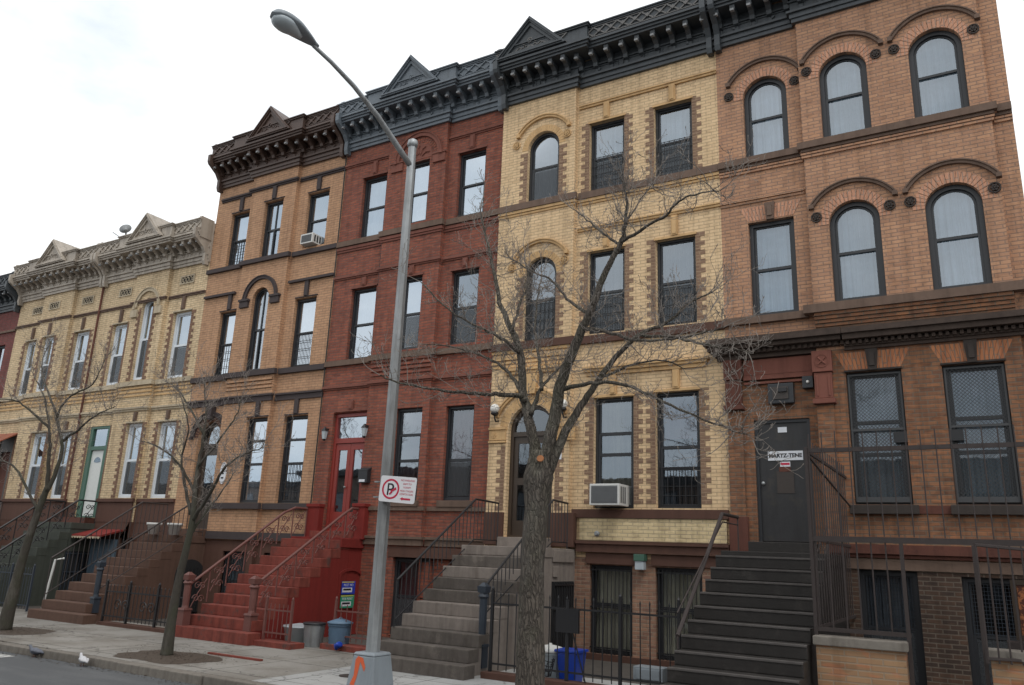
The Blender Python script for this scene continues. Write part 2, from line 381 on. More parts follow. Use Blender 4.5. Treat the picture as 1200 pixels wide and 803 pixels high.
        return s
    def bar(s, a, b, w, d=None):
        """square bar between two points"""
        return s.tube([a, b], w * .7071, 4)
    def build(s, name, mat, parent=None, loc=None, bevel=0, smooth=False, mesh=None):
        po = org(parent)
        if loc is None: o_w = po
        else: o_w = Vector(loc)
        if mesh is None:
            me = bpy.data.meshes.new(name)
            off = Vector((0, 0, 0)) if loc is not None else po
            me.from_pydata([(x - off.x, y - off.y, z - off.z) for x, y, z in s.v], [], s.f)
            bm = bmesh.new(); bm.from_mesh(me); bmesh.ops.recalc_face_normals(bm, faces=bm.faces[:])
            if bevel: bmesh.ops.bevel(bm, geom=[e for e in bm.edges if e.is_manifold and e.calc_face_angle(0) > .6], offset=bevel, segments=2, profile=.6, affect='EDGES', clamp_overlap=True)
            bm.to_mesh(me); bm.free()
            me.materials.append(M[mat] if isinstance(mat, str) else mat)
            if smooth:
                for p in me.polygons: p.use_smooth = True
        else: me = mesh
        o = bpy.data.objects.new(name, me); COL.objects.link(o)
        o.parent = parent; o.location = (o_w - po) if parent else (o_w if loc is not None else (0, 0, 0))
        ORG[o.name] = o_w if (parent or loc is not None) else Vector((0, 0, 0))
        return o
def inst(mesh, name, parent, loc):
    return MB().build(name, None, parent, loc, mesh=mesh)
def add_text(txt, size, mat, parent, name, origin, xdir, zdir, ext=.002, align='CENTER', bold=0):
    cu = bpy.data.curves.new(name, 'FONT'); cu.body = txt; cu.size = size; cu.extrude = ext; cu.align_x = align; cu.align_y = 'CENTER'; cu.offset = bold
    tmp = bpy.data.objects.new('t', cu); COL.objects.link(tmp)
    dg = bpy.context.evaluated_depsgraph_get(); me = bpy.data.meshes.new_from_object(tmp.evaluated_get(dg)); bpy.data.objects.remove(tmp)
    xd = Vector(xdir).normalized(); zd = Vector(zdir).normalized(); n = xd.cross(zd)
    mt = Matrix((xd, zd, n)).transposed().to_4x4()
    me.transform(mt); me.materials.clear(); me.materials.append(M[mat])
    return MB().build(name, None, parent, origin, mesh=me)

def outline(x0, x1, z0, z1, rise=0, n=14):
    if rise <= 0: return [(x0, z0), (x1, z0), (x1, z1), (x0, z1)]
    xc = (x0 + x1) / 2; a = (x1 - x0) / 2; zs = z1 - rise
    return [(x0, z0), (x1, z0)] + [(xc + a * math.cos(PI * i / n), zs + rise * math.sin(PI * i / n)) for i in range(n + 1)]
def inset(x0, x1, z0, z1, rise, w): return (x0 + w, x1 - w, z0 + w, z1 - w, max(0, rise - w) if rise else 0)

# ------------------------------------------------------------------ house pieces
class House:
    def __init__(s, name, label, x0, x1, segs, ztop, brick, group='row houses along the street', depth=12.):
        s.x0, s.x1, s.segs, s.ztop = x0, x1, segs, ztop
        s.o = thing(name, label, 'house', ((x0 + x1) / 2, 0, 0), group)
        s.open = []; s.brick = brick; s.depth = depth
    def p(s, x):
        for a, b, p in s.segs:
            if a - 1e-6 <= x <= b + 1e-6: return p
        return 0
    def walls(s, zsplit, base_brick, z0=-.15):
        for (za, zb, mat, nm) in ((z0, zsplit, base_brick, 'basement_wall'), (zsplit, s.ztop + .9, s.brick, 'wall')):
            m = MB()
            for a, b, p in s.segs:
                hs = [outline(*h) for h in s.open if a < (h[0] + h[1]) / 2 < b and za <= h[2] < zb]
                m.plate([(a, za), (b, za), (b, zb), (a, zb)], hs, -p, .34)
            m.build(nm, mat, s.o)
        MB().box(s.x0 + .01, s.x1 - .01, .62, s.depth, z0, s.ztop + .85).build('house_body', s.brick, s.o)
        MB().box(s.x0 + .02, s.x1 - .02, .55, .60, z0, s.ztop + .6).build('shade_backing', 'shade_backing', s.o)  # black sheet painting the darkness of rooms behind the windows
        MB().box(s.x0, s.x1, -.02, s.depth + .05, s.ztop + .9, s.ztop + 1.02).build('roof', 'roof', s.o)
    def follow(s, m, z0, z1, p, x0=None, x1=None):
        x0 = s.x0 if x0 is None else x0; x1 = s.x1 if x1 is None else x1
        for i, (a, b, q) in enumerate(s.segs):
            l, r = max(a, x0), min(b, x1)
            if r - l < .01: continue
            if l == a and i > 0 and s.segs[i - 1][2] < q: l -= p
            if r == b and i < len(s.segs) - 1 and s.segs[i + 1][2] < q: r += p
            if l == a and i > 0 and s.segs[i - 1][2] > q: l += .003 + p
            if r == b and i < len(s.segs) - 1 and s.segs[i + 1][2] > q: r -= .003 + p
            m.box(l, r, -q - p, -q + .02, z0, z1)
    def band(s, name, mat, prof, x0=None, x1=None, label=None):
        m = MB()
        for z0, z1, p in prof: s.follow(m, z0, z1, p, x0, x1)
        o = m.build(name, mat, s.o)
        if label: o['label'] = label
        return o
    def window(s, x0, x1, z0, z1, rise=0, frame='frame_black', glass='glass', cur=None, cov=1., fw=.06, rails=(.5,), guard=None, recess=.10, name='window', mullion=False, label=None, sashw=.045, screen=True):
        s.open.append((x0, x1, z0, z1, rise))
        yf = -s.p((x0 + x1) / 2)
        yw = yf + recess
        i1 = inset(x0, x1, z0, z1, rise, fw)
        w = MB().plate(outline(x0 + .002, x1 - .002, z0 + .002, z1 - .002, rise), [outline(*i1)], yw, yw + .11).build(name, frame, s.o)
        if label: w['label'] = label
        sw = sashw; i2 = i1
        zs = [i2[2]] + [i2[2] + (i2[3] - i2[2]) * f for f in rails] + [i2[3]]
        m = MB(); k = len(zs) - 1
        for j in range(k):
            a, b = zs[j], zs[j + 1]; top = j == k - 1
            rr = i2[4] if top else 0
            yy = yw + (.045 if top or j == k - 1 else .02)
            h = (i2[0] + sw, i2[1] - sw, a + sw * .7, b - sw * .7, max(0, rr - sw) if rr else 0)
            m.plate(outline(i2[0] + .001, i2[1] - .001, a + .001, b - .001, rr), [outline(*h)], yy, yy + .035)
            if mullion: m.box((i2[0] + i2[1]) / 2 - .02, (i2[0] + i2[1]) / 2 + .02, yy - .004, yy + .03, a + sw * .7, b - sw * .7)
        m.build('sash', frame, w)
        MB().plate(outline(*i2), [], yw + .0625, 0, flat=True).build('pane', glass, w)
        if screen and len(rails) == 1:
            MB().plate(outline(i2[0] + sw, i2[1] - sw, zs[0] + sw, zs[1] - sw), [], yw + .012, 0, flat=True).build('insect_screen', 'screen', w)
        if cur:
            m = MB(); n = 40; zt = z1 - .01; zb = z1 - (z1 - z0) * cov; V = len(m.v); ph = random.random() * 6
            for i in range(n + 1):
                x = x0 + .01 + (x1 - x0 - .02) * i / n; y = yw + .16 + .018 * math.sin(i * .9 + ph) + .01 * math.sin(i * 2.3 + ph)
                m.v += [(x, y, zt), (x + .004 * math.sin(i), y + .006, zb)]
            for i in range(n): m.f.append((V + 2 * i, V + 2 * i + 2, V + 2 * i + 3, V + 2 * i + 1))
            m.build('curtain', cur, w)
        if guard:
            m = MB(); a, b = x0 + .03, x1 - .03; zt = z0 + (z1 - z0) * guard; y = yw - .02
            for k in range(5): zz = z0 + .06 + (zt - z0 - .08) * k / 4; m.box(a, b, y, y + .012, zz, zz + .012)
            for k in range(7): xx = a + (b - a) * (k + .5) / 7; m.box(xx - .006, xx + .006, y - .002, y + .01, z0 + .05, zt)
            m.build('window_guard', 'iron', w)
        return w
    def sill(s, x0, x1, z1, h=.12, p=.07, mat='stone_brown'):
        q = s.p((x0 + x1) / 2); return MB().box(x0, x1, -q - p, -q + .1, z1 - h, z1).build('window_sill', mat, s.o, bevel=.008)
    def lintel_key(s, x0, x1, z, mat, key=None, h=.2, p=.035):
        """flat head moulding with a small key block above a rectangular window"""
        q = s.p((x0 + x1) / 2); xc = (x0 + x1) / 2; m = MB()
        m.box(x0 - .03, x1 + .03, -q - p, -q + .02, z, z + .05)
        m.build('window_head', mat, s.o)
        if key:
            k = MB().box(xc - .07, xc + .07, -q - p - .02, -q + .02, z + .052, z + h).box(xc - .045, xc + .045, -q - p - .035, -q, z + .08, z + h - .04)
            k.build('keystone', key, s.o)
    def hood(s, xc, zc, r, mat, w=.055, p=.06, a=35, ze=.75, name='arch_hood'):
        q = s.p(xc); m = MB().arc(xc, zc, r - w, r, -q - p, -q + .02, a, 180 - a, 18, ze)
        m.arc(xc, zc, r, r + .025, -q - p - .025, -q + .02, a - 2, 182 - a, 18, ze)
        for sgn in (-1, 1):
            x = xc + sgn * r * math.cos(R(a)); z = zc + ze * r * math.sin(R(a)); m.box(x - .045, x + .045, -q - p - .03, -q + .02, z - .07, z + .01)
        return m.build(name, mat, s.o)
    def rosette(s, x, z, mat, r=.1):
        q = s.p(x); m = MB()
        m.arc(x, z, r - .022, r, -q - .035, -q + .01, 0, 360, 20)
        for k in range(6):
            t = PI * k / 3; a = x + .045 * math.cos(t); b = z + .045 * math.sin(t)
            m.arc(a, b, .002, .022, -q - .045, -q + .01, 0, 360, 8)
        m.arc(x, z, .001, .02, -q - .055, -q + .01, 0, 360, 8)
        return m.build('rosette', mat, s.o)
    def vouss(s, x0, x1, zs, rise, mat, t=.28, ww=.02):
        q = s.p((x0 + x1) / 2); xc = (x0 + x1) / 2; a = (x1 - x0) / 2; m = MB(); n = 22
        for k in range(n):
            a0 = 180 * k / n + .7; a1 = 180 * (k + 1) / n - .7
            p = [(xc + a * math.cos(R(a0)), zs + rise * math.sin(R(a0))), (xc + (a + t) * math.cos(R(a0)), zs + (rise + t) * math.sin(R(a0))),
                 (xc + (a + t) * math.cos(R(a1)), zs + (rise + t) * math.sin(R(a1))), (xc + a * math.cos(R(a1)), zs + rise * math.sin(R(a1)))]
            m.plate(p, [], -q - .006 - .003 * (k % 2), -q + .01)
        return m.build('arch_bricks', mat, s.o)
    def jack(s, x0, x1, z, mat, h=.3, spl=.16, key=None):
        q = s.p((x0 + x1) / 2); m = MB(); n = 16
        for k in range(n):
            f0 = (k + .06) / n; f1 = (k + .94) / n
            m.plate([(x0 + (x1 - x0) * f0, z), (x0 + (x1 - x0) * f1, z), (x0 - spl + (x1 - x0 + 2 * spl) * f1, z + h), (x0 - spl + (x1 - x0 + 2 * spl) * f0, z + h)], [], -q - .006 - .003 * (k % 2), -q + .01)
        m.build('flat_arch', mat, s.o)
        if key:
            xc = (x0 + x1) / 2; MB().plate([(xc - .07, z - .03), (xc + .07, z - .03), (xc + .1, z + h + .03), (xc - .1, z + h + .03)], [], -q - .06, -q + .01).box(xc - .045, xc + .045, -q - .085, -q, z + .04, z + h - .04).build('keystone', key, s.o)
    def quoins(s, items, mat, pitch=.20):
        """toothed jamb bricks: (x, side, z0, z1)"""
        for x, sd, z0, z1 in items:
            m = MB(); q = s.p(x + sd * .05); z = z0; k = 0
            while z < z1 - .04:
                w = (.2 if k % 2 == 0 else .105); z2 = min(z + pitch / 2 * (1 if k % 2 == 0 else 1) - .004, z1)
                a, b = (x, x + sd * w) if sd > 0 else (x + sd * w, x)
                m.box(a, b, -q - .007, -q + .01, z, z2); z += pitch / 2; k += 1
            m.build('quoin_bricks', mat, s.o)
    def cornice(s, zb, mat, peaks, lat='relief_grey', ends=(True, True), H=1.28, sp=.37, caps='worn_white'):
        o = s.o; m = MB()
        for z0, z1, p in ((0, .09, .07), (.09, .20, .10), (.20, .25, .15), (.25, .46, .08), (.46, .50, .12), (.68, .74, .50), (.74, .80, .54), (.80, .86, .585), (.86, .90, .52), (.90, 1.21, .50), (1.21, 1.25, .54), (1.25, H, .57)):
            s.follow(m, zb + z0, zb + z1, p)
        s.follow(m, zb + .50, zb + .68, .06)
        c = m.build('cornice', mat, o)
        # modillion brackets
        bmz = MB().prism([(0, .0), (-.10, .02), (-.13, .10), (-.22, .16), (-.36, .20), (-.38, .31), (0, .31)], -.055, .055)
        bmz.prism([(0, -.0), (-.03, -.0), (-.03, -.1), (0, -.1)], -.04, .04)
        first = None; cap1 = None; capm = MB().box(-.04, .04, -.41, -.34, .15, .2)
        for a, b, q in s.segs:
            n = max(1, round((b - a - .3) / sp)); 
            for k in range(n + 1):
                x = a + .15 + (b - a - .3) * k / n if n > 0 else (a + b) / 2
                L = (x, -q - .08, zb + .37)
                if first is None:
                    first = bmz.build('bracket', mat, c, loc=L, bevel=.008)
                    cap1 = capm.build('bracket_cap', caps, c, loc=L)
                else: inst(first.data, 'bracket', c, L); inst(cap1.data, 'bracket_cap', c, L)
        # diamond lattice relief on the parapet
        m = MB()
        for a, b, q in s.segs:
            y = -q - .515; n = max(1, int((b - a - .1) / .27)); st = (b - a - .06) / n
            for k in range(n):
                x = a + .03 + st * (k + .5); z = zb + 1.06
                for (dx, dz) in ((1, 1), (1, -1)):
                    m.tube([(x - dx * st * .5, y, z - dz * .115), (x + dx * st * .5, y, z + dz * .115)], .022, 4)
                m.plate([(x - .055, z), (x, z - .055), (x + .055, z), (x, z + .055)], [], y - .03, y + .01)
            m.box(a + .01, b - .01, y - .012, y + .01, zb + .925, zb + .945); m.box(a + .01, b - .01, y - .012, y + .01, zb + 1.175, zb + 1.195)
        m.build('lattice', lat, c)
        # frieze panels
        m = MB()
        for a, b, q in s.segs:
            n = max(1, round((b - a) / 1.0)); st = (b - a - .1) / n
            for k in range(n):
                x0 = a + .1 + st * k; x1 = x0 + st - .1; y = -q - .08
                for bx in ((x0, x1, .275, .295), (x0, x1, .415, .435), (x0, x0 + .02, .297, .413), (x1 - .02, x1, .297, .413)):
                    m.box(bx[0], bx[1], y - .022, y + .01, zb + bx[2], zb + bx[3])
                m.plate([((x0 + x1) / 2 - .05, zb + .355), ((x0 + x1) / 2, zb + .31), ((x0 + x1) / 2 + .05, zb + .355), ((x0 + x1) / 2, zb + .4)], [], y - .03, y + .01)
        m.build('frieze_panel', mat, c)
        # end consoles
        for e, x in zip(ends, (s.x0 + .09, s.x1 - .09)):
            if e:
                q = s.p(x)
                pr = [(-.02, -.12), (-.16, -.12), (-.2, .0), (-.2, .25), (-.32, .42), (-.62, .62), (-.66, .70), (-.66, .92), (-.5, 1.0), (-.52, 1.27), (-.5, 1.36), (-.02, 1.36)]
                MB().prism([(y - q, z + zb) for y, z in pr], x - .06, x + .06).build('end_console', mat, c, bevel=.01)
        # pediments
        for (px, hw, ph) in peaks:
            q = s.p(px); yb = -q - .62; m = MB(); z0 = zb + .90; z1 = zb + ph
            t = .15
            A = [(px - hw, z0), (px + hw, z0), (px, z1)]
            k = (z1 - z0) / hw
            def inn(d): return [(px - hw + d * (1 + math.sqrt(1 + k * k)) / k, z0 + d), (px + hw - d * (1 + math.sqrt(1 + k * k)) / k, z0 + d), (px, z1 - d * math.sqrt(1 + k * k))]
            B = inn(.10); Cc = inn(.17)
            m.plate(A, [B], yb, -q + .1); m.plate(inn(.035), [inn(.065)], yb - .03, yb + .01); m.plate(B, [Cc], yb + .04, yb + .1)
            m.plate(Cc, [], yb + .09, yb + .14)
            pd = m.build('pediment', mat, c)
            m = MB(); zz = z0 + .38 * (z1 - z0)
            m.arc(px, zz, .05, .075, yb + .06, yb + .1, 0, 360, 14); m.arc(px, zz, .001, .028, yb + .05, yb + .1, 0, 360, 8)
            for sg in (-1, 1):
                m.tube([(px + sg * (.1 + .25 * i / 8), yb + .085, z0 + .25 + .03 * math.sin(i * 1.3)) for i in range(9)], .016, 5)
                m.arc(px + sg * .16, zz - .05, .02, .038, yb + .07, yb + .1, 0, 300, 8)
            m.build('pediment_ornament', lat, pd)
            # little gable roof running back
            v = [(px - hw, -q + .1), (px + hw, -q + .1), (px, -q + .1)]
            g = MB(); g.v = [(px - hw, -q - .5, z0 + .02), (px, -q - .5, z1 - .005), (px + hw, -q - .5, z0 + .02), (px - hw, .9, z0 + .02), (px, .9, z1 - .005), (px + hw, .9, z0 + .02)]
            g.f = [(0, 1, 4, 3), (1, 2, 5, 4), (0, 3, 5, 2), (0, 2, 1), (3, 4, 5)]
            g.build('pediment_roof', mat, c)
        return c

def sphere(m, c, r, n=12, sz=1.):
    m.lathe(c, [(max(.001, r * math.sin(PI * i / n)), -r * sz * math.cos(PI * i / n)) for i in range(n + 1)], 16); return m

# ================================================================== BROWN CORNER HOUSE
h = House('row_house', 'pinkish brown brick house with arched upper windows, rightmost with black steel door', -4.05, 1.14, [(-4.05, -2.35, 0), (-2.35, .82, .13), (.82, 1.14, 0)], 12.66, 'brick_brown')
FB = 'frame_black'
for (a, b, cu) in ((-3.51, -2.63, 'cur_white'), (-1.98, -1.10, 'cur_blue'), (-.37, .52, 'cur_blue')):
    h.window(a, b, 9.92, 11.74, .42, FB, 'glass_bright', cu, fw=.085, screen=False)
h.window(-3.51, -2.63, 6.52, 8.50, 0, FB, 'glass_bright', 'cur_blue', fw=.075, screen=False)
for (a, b) in ((-1.98, -1.10), (-.36, .53)): h.window(a, b, 6.57, 8.56, .42, FB, 'glass_bright', 'cur_blue', fw=.085, screen=False)
mesh_w = []
for (a, b, lab) in ((-1.88, -.98, None), (-.36, .55, None)):
    w = h.window(a, b, 2.94, 5.26, 0, FB, 'glass', 'cur_blue', fw=.075, rails=(.36, .62)); mesh_w.append((a, b, w))
for i, (a, b, w) in enumerate(mesh_w):
    m = MB(); y = -.13 + .05; z0, z1 = 2.98, 5.22; A, B = a + .05, b - .05
    m.box(A - .03, A, y - .012, y + .02, z0, z1).box(B, B + .03, y - .012, y + .02, z0, z1).box(A, B, y - .012, y + .02, z1 - .03, z1).box(A, B, y - .012, y + .02, z0 + .0, z0 + .09).box(A, B, y - .012, y + .02, 4.20, 4.24)
    pit = .062; n = int((z1 - z0 + (B - A)) / pit)
    for sg in (1, -1):
        for k in range(n + 1):
            c = z0 + k * pit - (0 if sg < 0 else (B - A))
            p0 = (A, c if sg > 0 else c); p1 = (B, c + (B - A) if sg > 0 else c - (B - A))
            (xa, za), (xb, zb) = p0, p1
            # clip in z
            def cl(xa, za, xb, zb):
                pts = []
                for (x, z, X, Z) in ((xa, za, xb, zb), (xb, zb, xa, za)):
                    if z < z0: x, z = x + (X - x) * (z0 - z) / (Z - z), z0
                    if z > z1: x, z = x + (X - x) * (z1 - z) / (Z - z), z1
                    pts.append((x, z))
                return pts
            if max(za, zb) <= z0 or min(za, zb) >= z1: continue
            (xa, za), (xb, zb) = cl(xa, za, xb, zb)
            m.tube([(xa, y + (.004 if sg > 0 else .0), za), (xb, y + (.004 if sg > 0 else 0), zb)], .0042, 3, cap=False)
    g = m.build('security_screen', 'screen_steel', w)
    MB().box(*((B - .16, B + .05) if i == 0 else (A - .05, A + .16)), y - .05, y - .013, 3.98, 4.16).build('lock_box', 'iron', w)
# basement openings
for (a, b, z1) in ((-1.91, -1.02, 1.87), (-.40, .52, 1.82)):
    w = h.window(a, b, .05, z1, 0, FB, 'glass_dim', 'cur_grey' if a < -1 else None, fw=.08, rails=(.5,))
    m = MB()
    for k in range(30):
        z = .1 + k * .058; m.box(a + .09, b - .09, -.13 + .13, -.13 + .135, z, z + .006)
    for k in range(16):
        x = a + .1 + k * .048; m.box(x, x + .006, -.13 + .128, -.13 + .133, .1, z1 - .1)
    m.build('window_grille', 'iron_blue', w)
h.open.append((-3.56, -2.56, 2.28, 4.50, 0))
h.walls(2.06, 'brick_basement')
# lower storey orange brick layer, colour darkened to carry the base's shade
h2 = MB()
for (a, b, q, hs) in ((-2.35, .82, .13, [(-1.88, -.98, 2.94, 5.26), (-.36, .55, 2.94, 5.26)]), (-4.05, -2.35, 0, [(-3.56, -2.56, 2.28, 4.5)]), (.82, 1.14, 0, [])):
    h2.plate([(a, 2.26), (b, 2.26), (b, 5.7), (a, 5.7)], [outline(*x) for x in hs], -q - .004, -q + .02)
h2.build('ground_storey_shade_layer', 'brick_brown_low', h.o)
h.band('string_course', 'stone_brown', [(9.78, 9.92, .10), (9.72, 9.777, .05)])
h.band('moulding', 'brick_brown', [(9.60, 9.65, .035), (9.66, 9.70, .05)])
h.band('string_course', 'stone_brown', [(6.38, 6.52, .10)], -4.05, -2.35)
h.band('string_course', 'stone_brown', [(6.40, 6.56, .16)], -2.35, 1.14)
h.band('corbel_table', 'brick_brown_low', [(6.335, 6.397, .12), (6.27, 6.33, .095), (6.205, 6.265, .07), (6.14, 6.2, .045), (6.075, 6.135, .02)], -2.33, .80)
h.band('moulding', 'brick_brown', [(8.98, 9.03, .05), (8.92, 8.97, .025)], -4.05, -2.40)
h.jack(-3.51, -2.63, 8.53, 'voussoir', .3, key='stone_brown')
for (a, b, zs, zt) in ((-3.51, -2.63, 11.32, .42), (-1.98, -1.10, 11.32, .42), (-.37, .52, 11.32, .42), (-1.98, -1.10, 8.14, .42), (-.36, .53, 8.14, .42)):
    h.vouss(a, b, zs, zt, 'voussoir', .2)
    h.hood((a + b) / 2, zs + .02, .84, 'stone_brown', a=30, ze=.95)
for x, z in ((-3.80, 11.45), (-2.46, 11.45), (-2.20, 11.5), (-.92, 11.5), (-.60, 11.5), (.72, 11.5), (-2.19, 8.32), (-.92, 8.32), (-.58, 8.32), (.73, 8.32)): h.rosette(x, z, 'stone_black')
# shop-like cornice over the entrance
m = MB()
for z0, z1, p in ((5.68, 5.76, .12), (5.76, 5.84, .2), (5.84, 5.92, .34), (5.92, 6.0, .42), (6.0, 6.06, .36)):
    m.box(-4.12 - p * .6, -2.0 + p * .3, -p, .02, z0, z1)
for z0, z1, p in ((5.66, 5.72, .06), (5.72, 5.80, .10), (5.82, 5.92, .24), (5.92, 5.99, .30), (5.99, 6.04, .24)):
    m.box(-1.99 + .3 * .42, 1.0, -.13 - p, -.1, z0, z1); m.box(1.001, 1.16, -.0 - p, .02, z0, z1)
en = m.build('entrance_cornice', 'stone_soot', h.o)
m = MB()
for k in range(30):
    x = -4.12 + k * .105
    if x < -1.9: m.box(x, x + .055, -.235, -.1, 5.765, 5.835)
for k in range(27):
    x = -1.82 + k * .105; m.box(x, x + .055, -.29, -.14, 5.745, 5.81)
m.build('dentils', 'stone_soot', en)
for (a, b, dk) in ((-4.07, -3.73, 'stone_rust'), (-2.42, -2.08, 'stone_redtrim')):
    q = h.p(b - .02)
    MB().box(a, b, -q - .14, -q + .02, 5.28, 5.675).box(a + .02, b - .02, -q - .11, -q + .02, 4.80, 5.27).box(a - .02, b + .02, -q - .16, -q + .02, 4.70, 4.79).box(a + .05, a + .09, -q - .125, -q, 4.84, 5.22).box(b - .09, b - .05, -q - .125, -q, 4.84, 5.22).build('entrance_bracket', dk, h.o, bevel=.01)
    m = MB(); xc = (a + b) / 2
    for t in (45, 135): m.tube([(xc - .09 * math.cos(R(t)), -q - .145, 5.48 - .09 * math.sin(R(t))), (xc + .09 * math.cos(R(t)), -q - .145, 5.48 + .09 * math.sin(R(t)))], .02, 5)
    m.arc(xc, 5.48, .11, .125, -q - .15, -q - .13, 0, 360, 14); m.build('bracket_flower', dk, h.o)
    MB().box(a + .03, b - .03, -q - .06, -q + .02, 2.28, 4.695).build('pilaster', 'brick_brown_low', h.o)
MB().box(-3.70, -2.45, -.05, .02, 5.36, 5.66).box(-3.70, -2.45, -.09, .02, 5.26, 5.31).box(-3.70, -2.45, -.07, .02, 5.31, 5.35).box(-3.70, -2.45, -.07, .02, 5.18, 5.22).build('entrance_frieze', 'stone_redtrim', h.o)
MB().box(-4.06, -3.72, -.12, .02, 2.1, 2.72).build('pilaster_base', 'stone_rust', h.o, bevel=.01)
for (a, b) in ((-1.88, -.98), (-.36, .55)):
    h.jack(a, b, 5.30, 'voussoir_low', .32, key='stone_black')
    MB().box(a - .02, b + .02, -.17, -.1, 5.262, 5.29).build('window_head', 'stone_black', h.o)
    h.sill(a - .08, b + .08, 2.93, .15, .1, 'stone_black')
MB().box(-.9, -.44, -.16, -.12, 2.79, 2.92).build('sill_band', 'stone_rust', h.o)
h.band('water_table', 'stone_rust', [(2.07, 2.13, .05), (2.13, 2.22, .1), (2.22, 2.28, .06)], -2.33, 1.14)
h.band('basement_lintel', 'stone_brown', [(1.88, 2.05, .03)], -2.33, 1.14)
d = MB().box(-3.52, -2.60, .06, .11, 2.30, 4.44).build('door', 'door_dark', h.o)
MB().box(-3.56, -3.50, .03, .15, 2.28, 4.50).box(-2.62, -2.56, .03, .15, 2.28, 4.50).box(-3.5, -2.62, .03, .15, 4.44, 4.50).build('door_frame', 'frame_black', d)
sphere(MB(), (-3.44, .03, 3.33), .035).build('handle', 'galv', d, smooth=True)
MB().box(-3.2, -2.9, .052, .06, 3.15, 3.55).build('patch_plate', 'frame_brown', d)
MB().box(-3.14, -2.98, .050, .0595, 4.26, 4.36).build('house_number_plate', 'paper', d)
h.cornice(12.68, 'cornice_slate', [(-.75, 1.25, 2.1)], lat='cornice_slate')
BROWN = h
# things on the brown house front
t = thing('door_sign', 'white paper strip lettered in black on the black steel door', 'sign', (-3.03, .05, 3.83))
MB().box(-3.34, -2.72, .046, .0575, 3.745, 3.915).build('sign_board', 'paper', t)
add_text('MARTZ-TENE', .098, 'sign_black', t, 'lettering', (-3.03, .045, 3.83), (1, 0, 0), (0, 0, 1), .002, bold=.004)
t = thing('notice', 'small red and white notice under the lettered strip on the black door', 'sign', (-3.04, .05, 3.62))
MB().box(-3.13, -2.95, .047, .0575, 3.63, 3.72).build('notice_paper', 'paper', t)
MB().box(-3.12, -2.96, .044, .047, 3.66, 3.70).build('notice_print', 'sign_red', t)
MB().box(-3.15, -2.95, .047, .0575, 3.54, 3.625).build('notice_backing', 'stone_rust', t)
t = thing('floodlight', 'square black floodlight box centred above the black steel door', 'light', (-3.02, 0, 4.96))
MB().box(-3.25, -2.79, -.14, -.02, 4.77, 5.15).build('housing', 'frame_black', t, bevel=.015)
MB().box(-3.16, -2.88, -.16, -.142, 4.85, 5.08).build('lens', 'frame_brown', t)
MB().box(-3.06, -2.9, -.2, -.162, 4.98, 5.05).build('sensor', 'iron', t)
t = thing('wall_light', 'small black lamp box with round bulb right of the floodlight', 'light', (-2.53, 0, 5.14))
MB().box(-2.63, -2.44, -.13, 0, 5.03, 5.25).build('housing', 'frame_black', t, bevel=.01)
sphere(MB(), (-2.53, -.14, 5.14), .03).build('bulb', 'globe', t, smooth=True)

# ================================================================== YELLOW HOUSE
h = House('row_house', 'yellow brick house with dark toothed window jambs behind the big bare tree', -9.35, -4.05, [(-9.35, -7.36, .12), (-7.36, -4.05, 0)], 12.66, 'brick_yellow')
h.window(-8.61, -7.77, 9.93, 11.72, .42, FB, 'glass_bright', 'cur_grey', cov=1., fw=.06)
for (a, b) in ((-7.04, -6.18), (-5.47, -4.61)):
    h.window(a, b, 9.89, 11.66, 0, FB, 'glass_bright', 'cur_blue', cov=.5, fw=.05, guard=.52)
h.window(-8.58, -7.77, 6.51, 8.50, .42, FB, 'glass_bright', 'cur_grey', cov=.5, fw=.06, guard=.48)
for (a, b) in ((-7.03, -6.17), (-5.46, -4.60)):
    h.window(a, b, 6.56, 8.46, 0, FB, 'glass_bright', 'cur_grey', cov=.55, fw=.05, guard=.45)
h.window(-6.85, -5.97, 2.86, 5.14, 0, FB, 'glass_bright', 'cur_beige', cov=1, fw=.055, rails=(.48, .68), label='window with an air conditioner in its foot')
h.window(-5.50, -4.60, 2.87, 5.17, 0, FB, 'glass_bright', 'cur_maroon', cov=.4, fw=.055, rails=(.33, .52), guard=.35)
for (a, b) in ((-6.91, -6.0), (-5.53, -4.62)):
    w = h.window(a, b, .10, 1.76, 0, FB, 'glass_dim', 'cur_cream', fw=.05, rails=(.55,), screen=False)
    m = MB()
    for k in range(11): x = a + .05 + (b - a - .1) * k / 10; m.box(x - .006, x + .006, .03, .044, .1, 1.72)
    for z in (.2, .95, 1.65): m.box(a + .01, b - .01, .028, .05, z, z + .025)
    m.build('window_bars', 'iron', w)
h.open.append((-8.86, -7.74, 2.25, 5.08, .56))
h.walls(1.9, 'brick_patch')
h.quoins([(x, s_, z0, z1) for (a, b, z0, z1) in ((-8.61, -7.77, 9.95, 11.28), (-7.04, -6.18, 9.95, 11.7), (-5.47, -4.61, 9.95, 11.7), (-8.58, -7.77, 6.6, 8.05), (-7.03, -6.17, 6.6, 8.5), (-5.46, -4.60, 6.6, 8.5), (-6.85, -5.97, 2.95, 5.2), (-5.50, -4.60, 2.95, 5.2)) for x, s_ in ((a - .004, -1), (b + .004, 1))] + [(-8.92, -1, 2.8, 4.2), (-7.68, 1, 2.8, 4.2)], 'quoin_grey')
h.band('sill_course', 'stone_brown', [(9.76, 9.92, .08)])
h.band('moulding', 'stone_yellow', [(9.69, 9.755, .055), (9.63, 9.68, .03)])
h.band('sill_course', 'stone_umber', [(6.34, 6.51, .08)])
h.band('moulding', 'stone_yellow', [(6.27, 6.335, .045), (6.12, 6.17, .05), (6.03, 6.08, .035), (5.94, 5.99, .02)], -9.35, -7.38)
h.band('sill_course', 'stone_umber', [(2.67, 2.84, .08)], -7.30, -4.08)
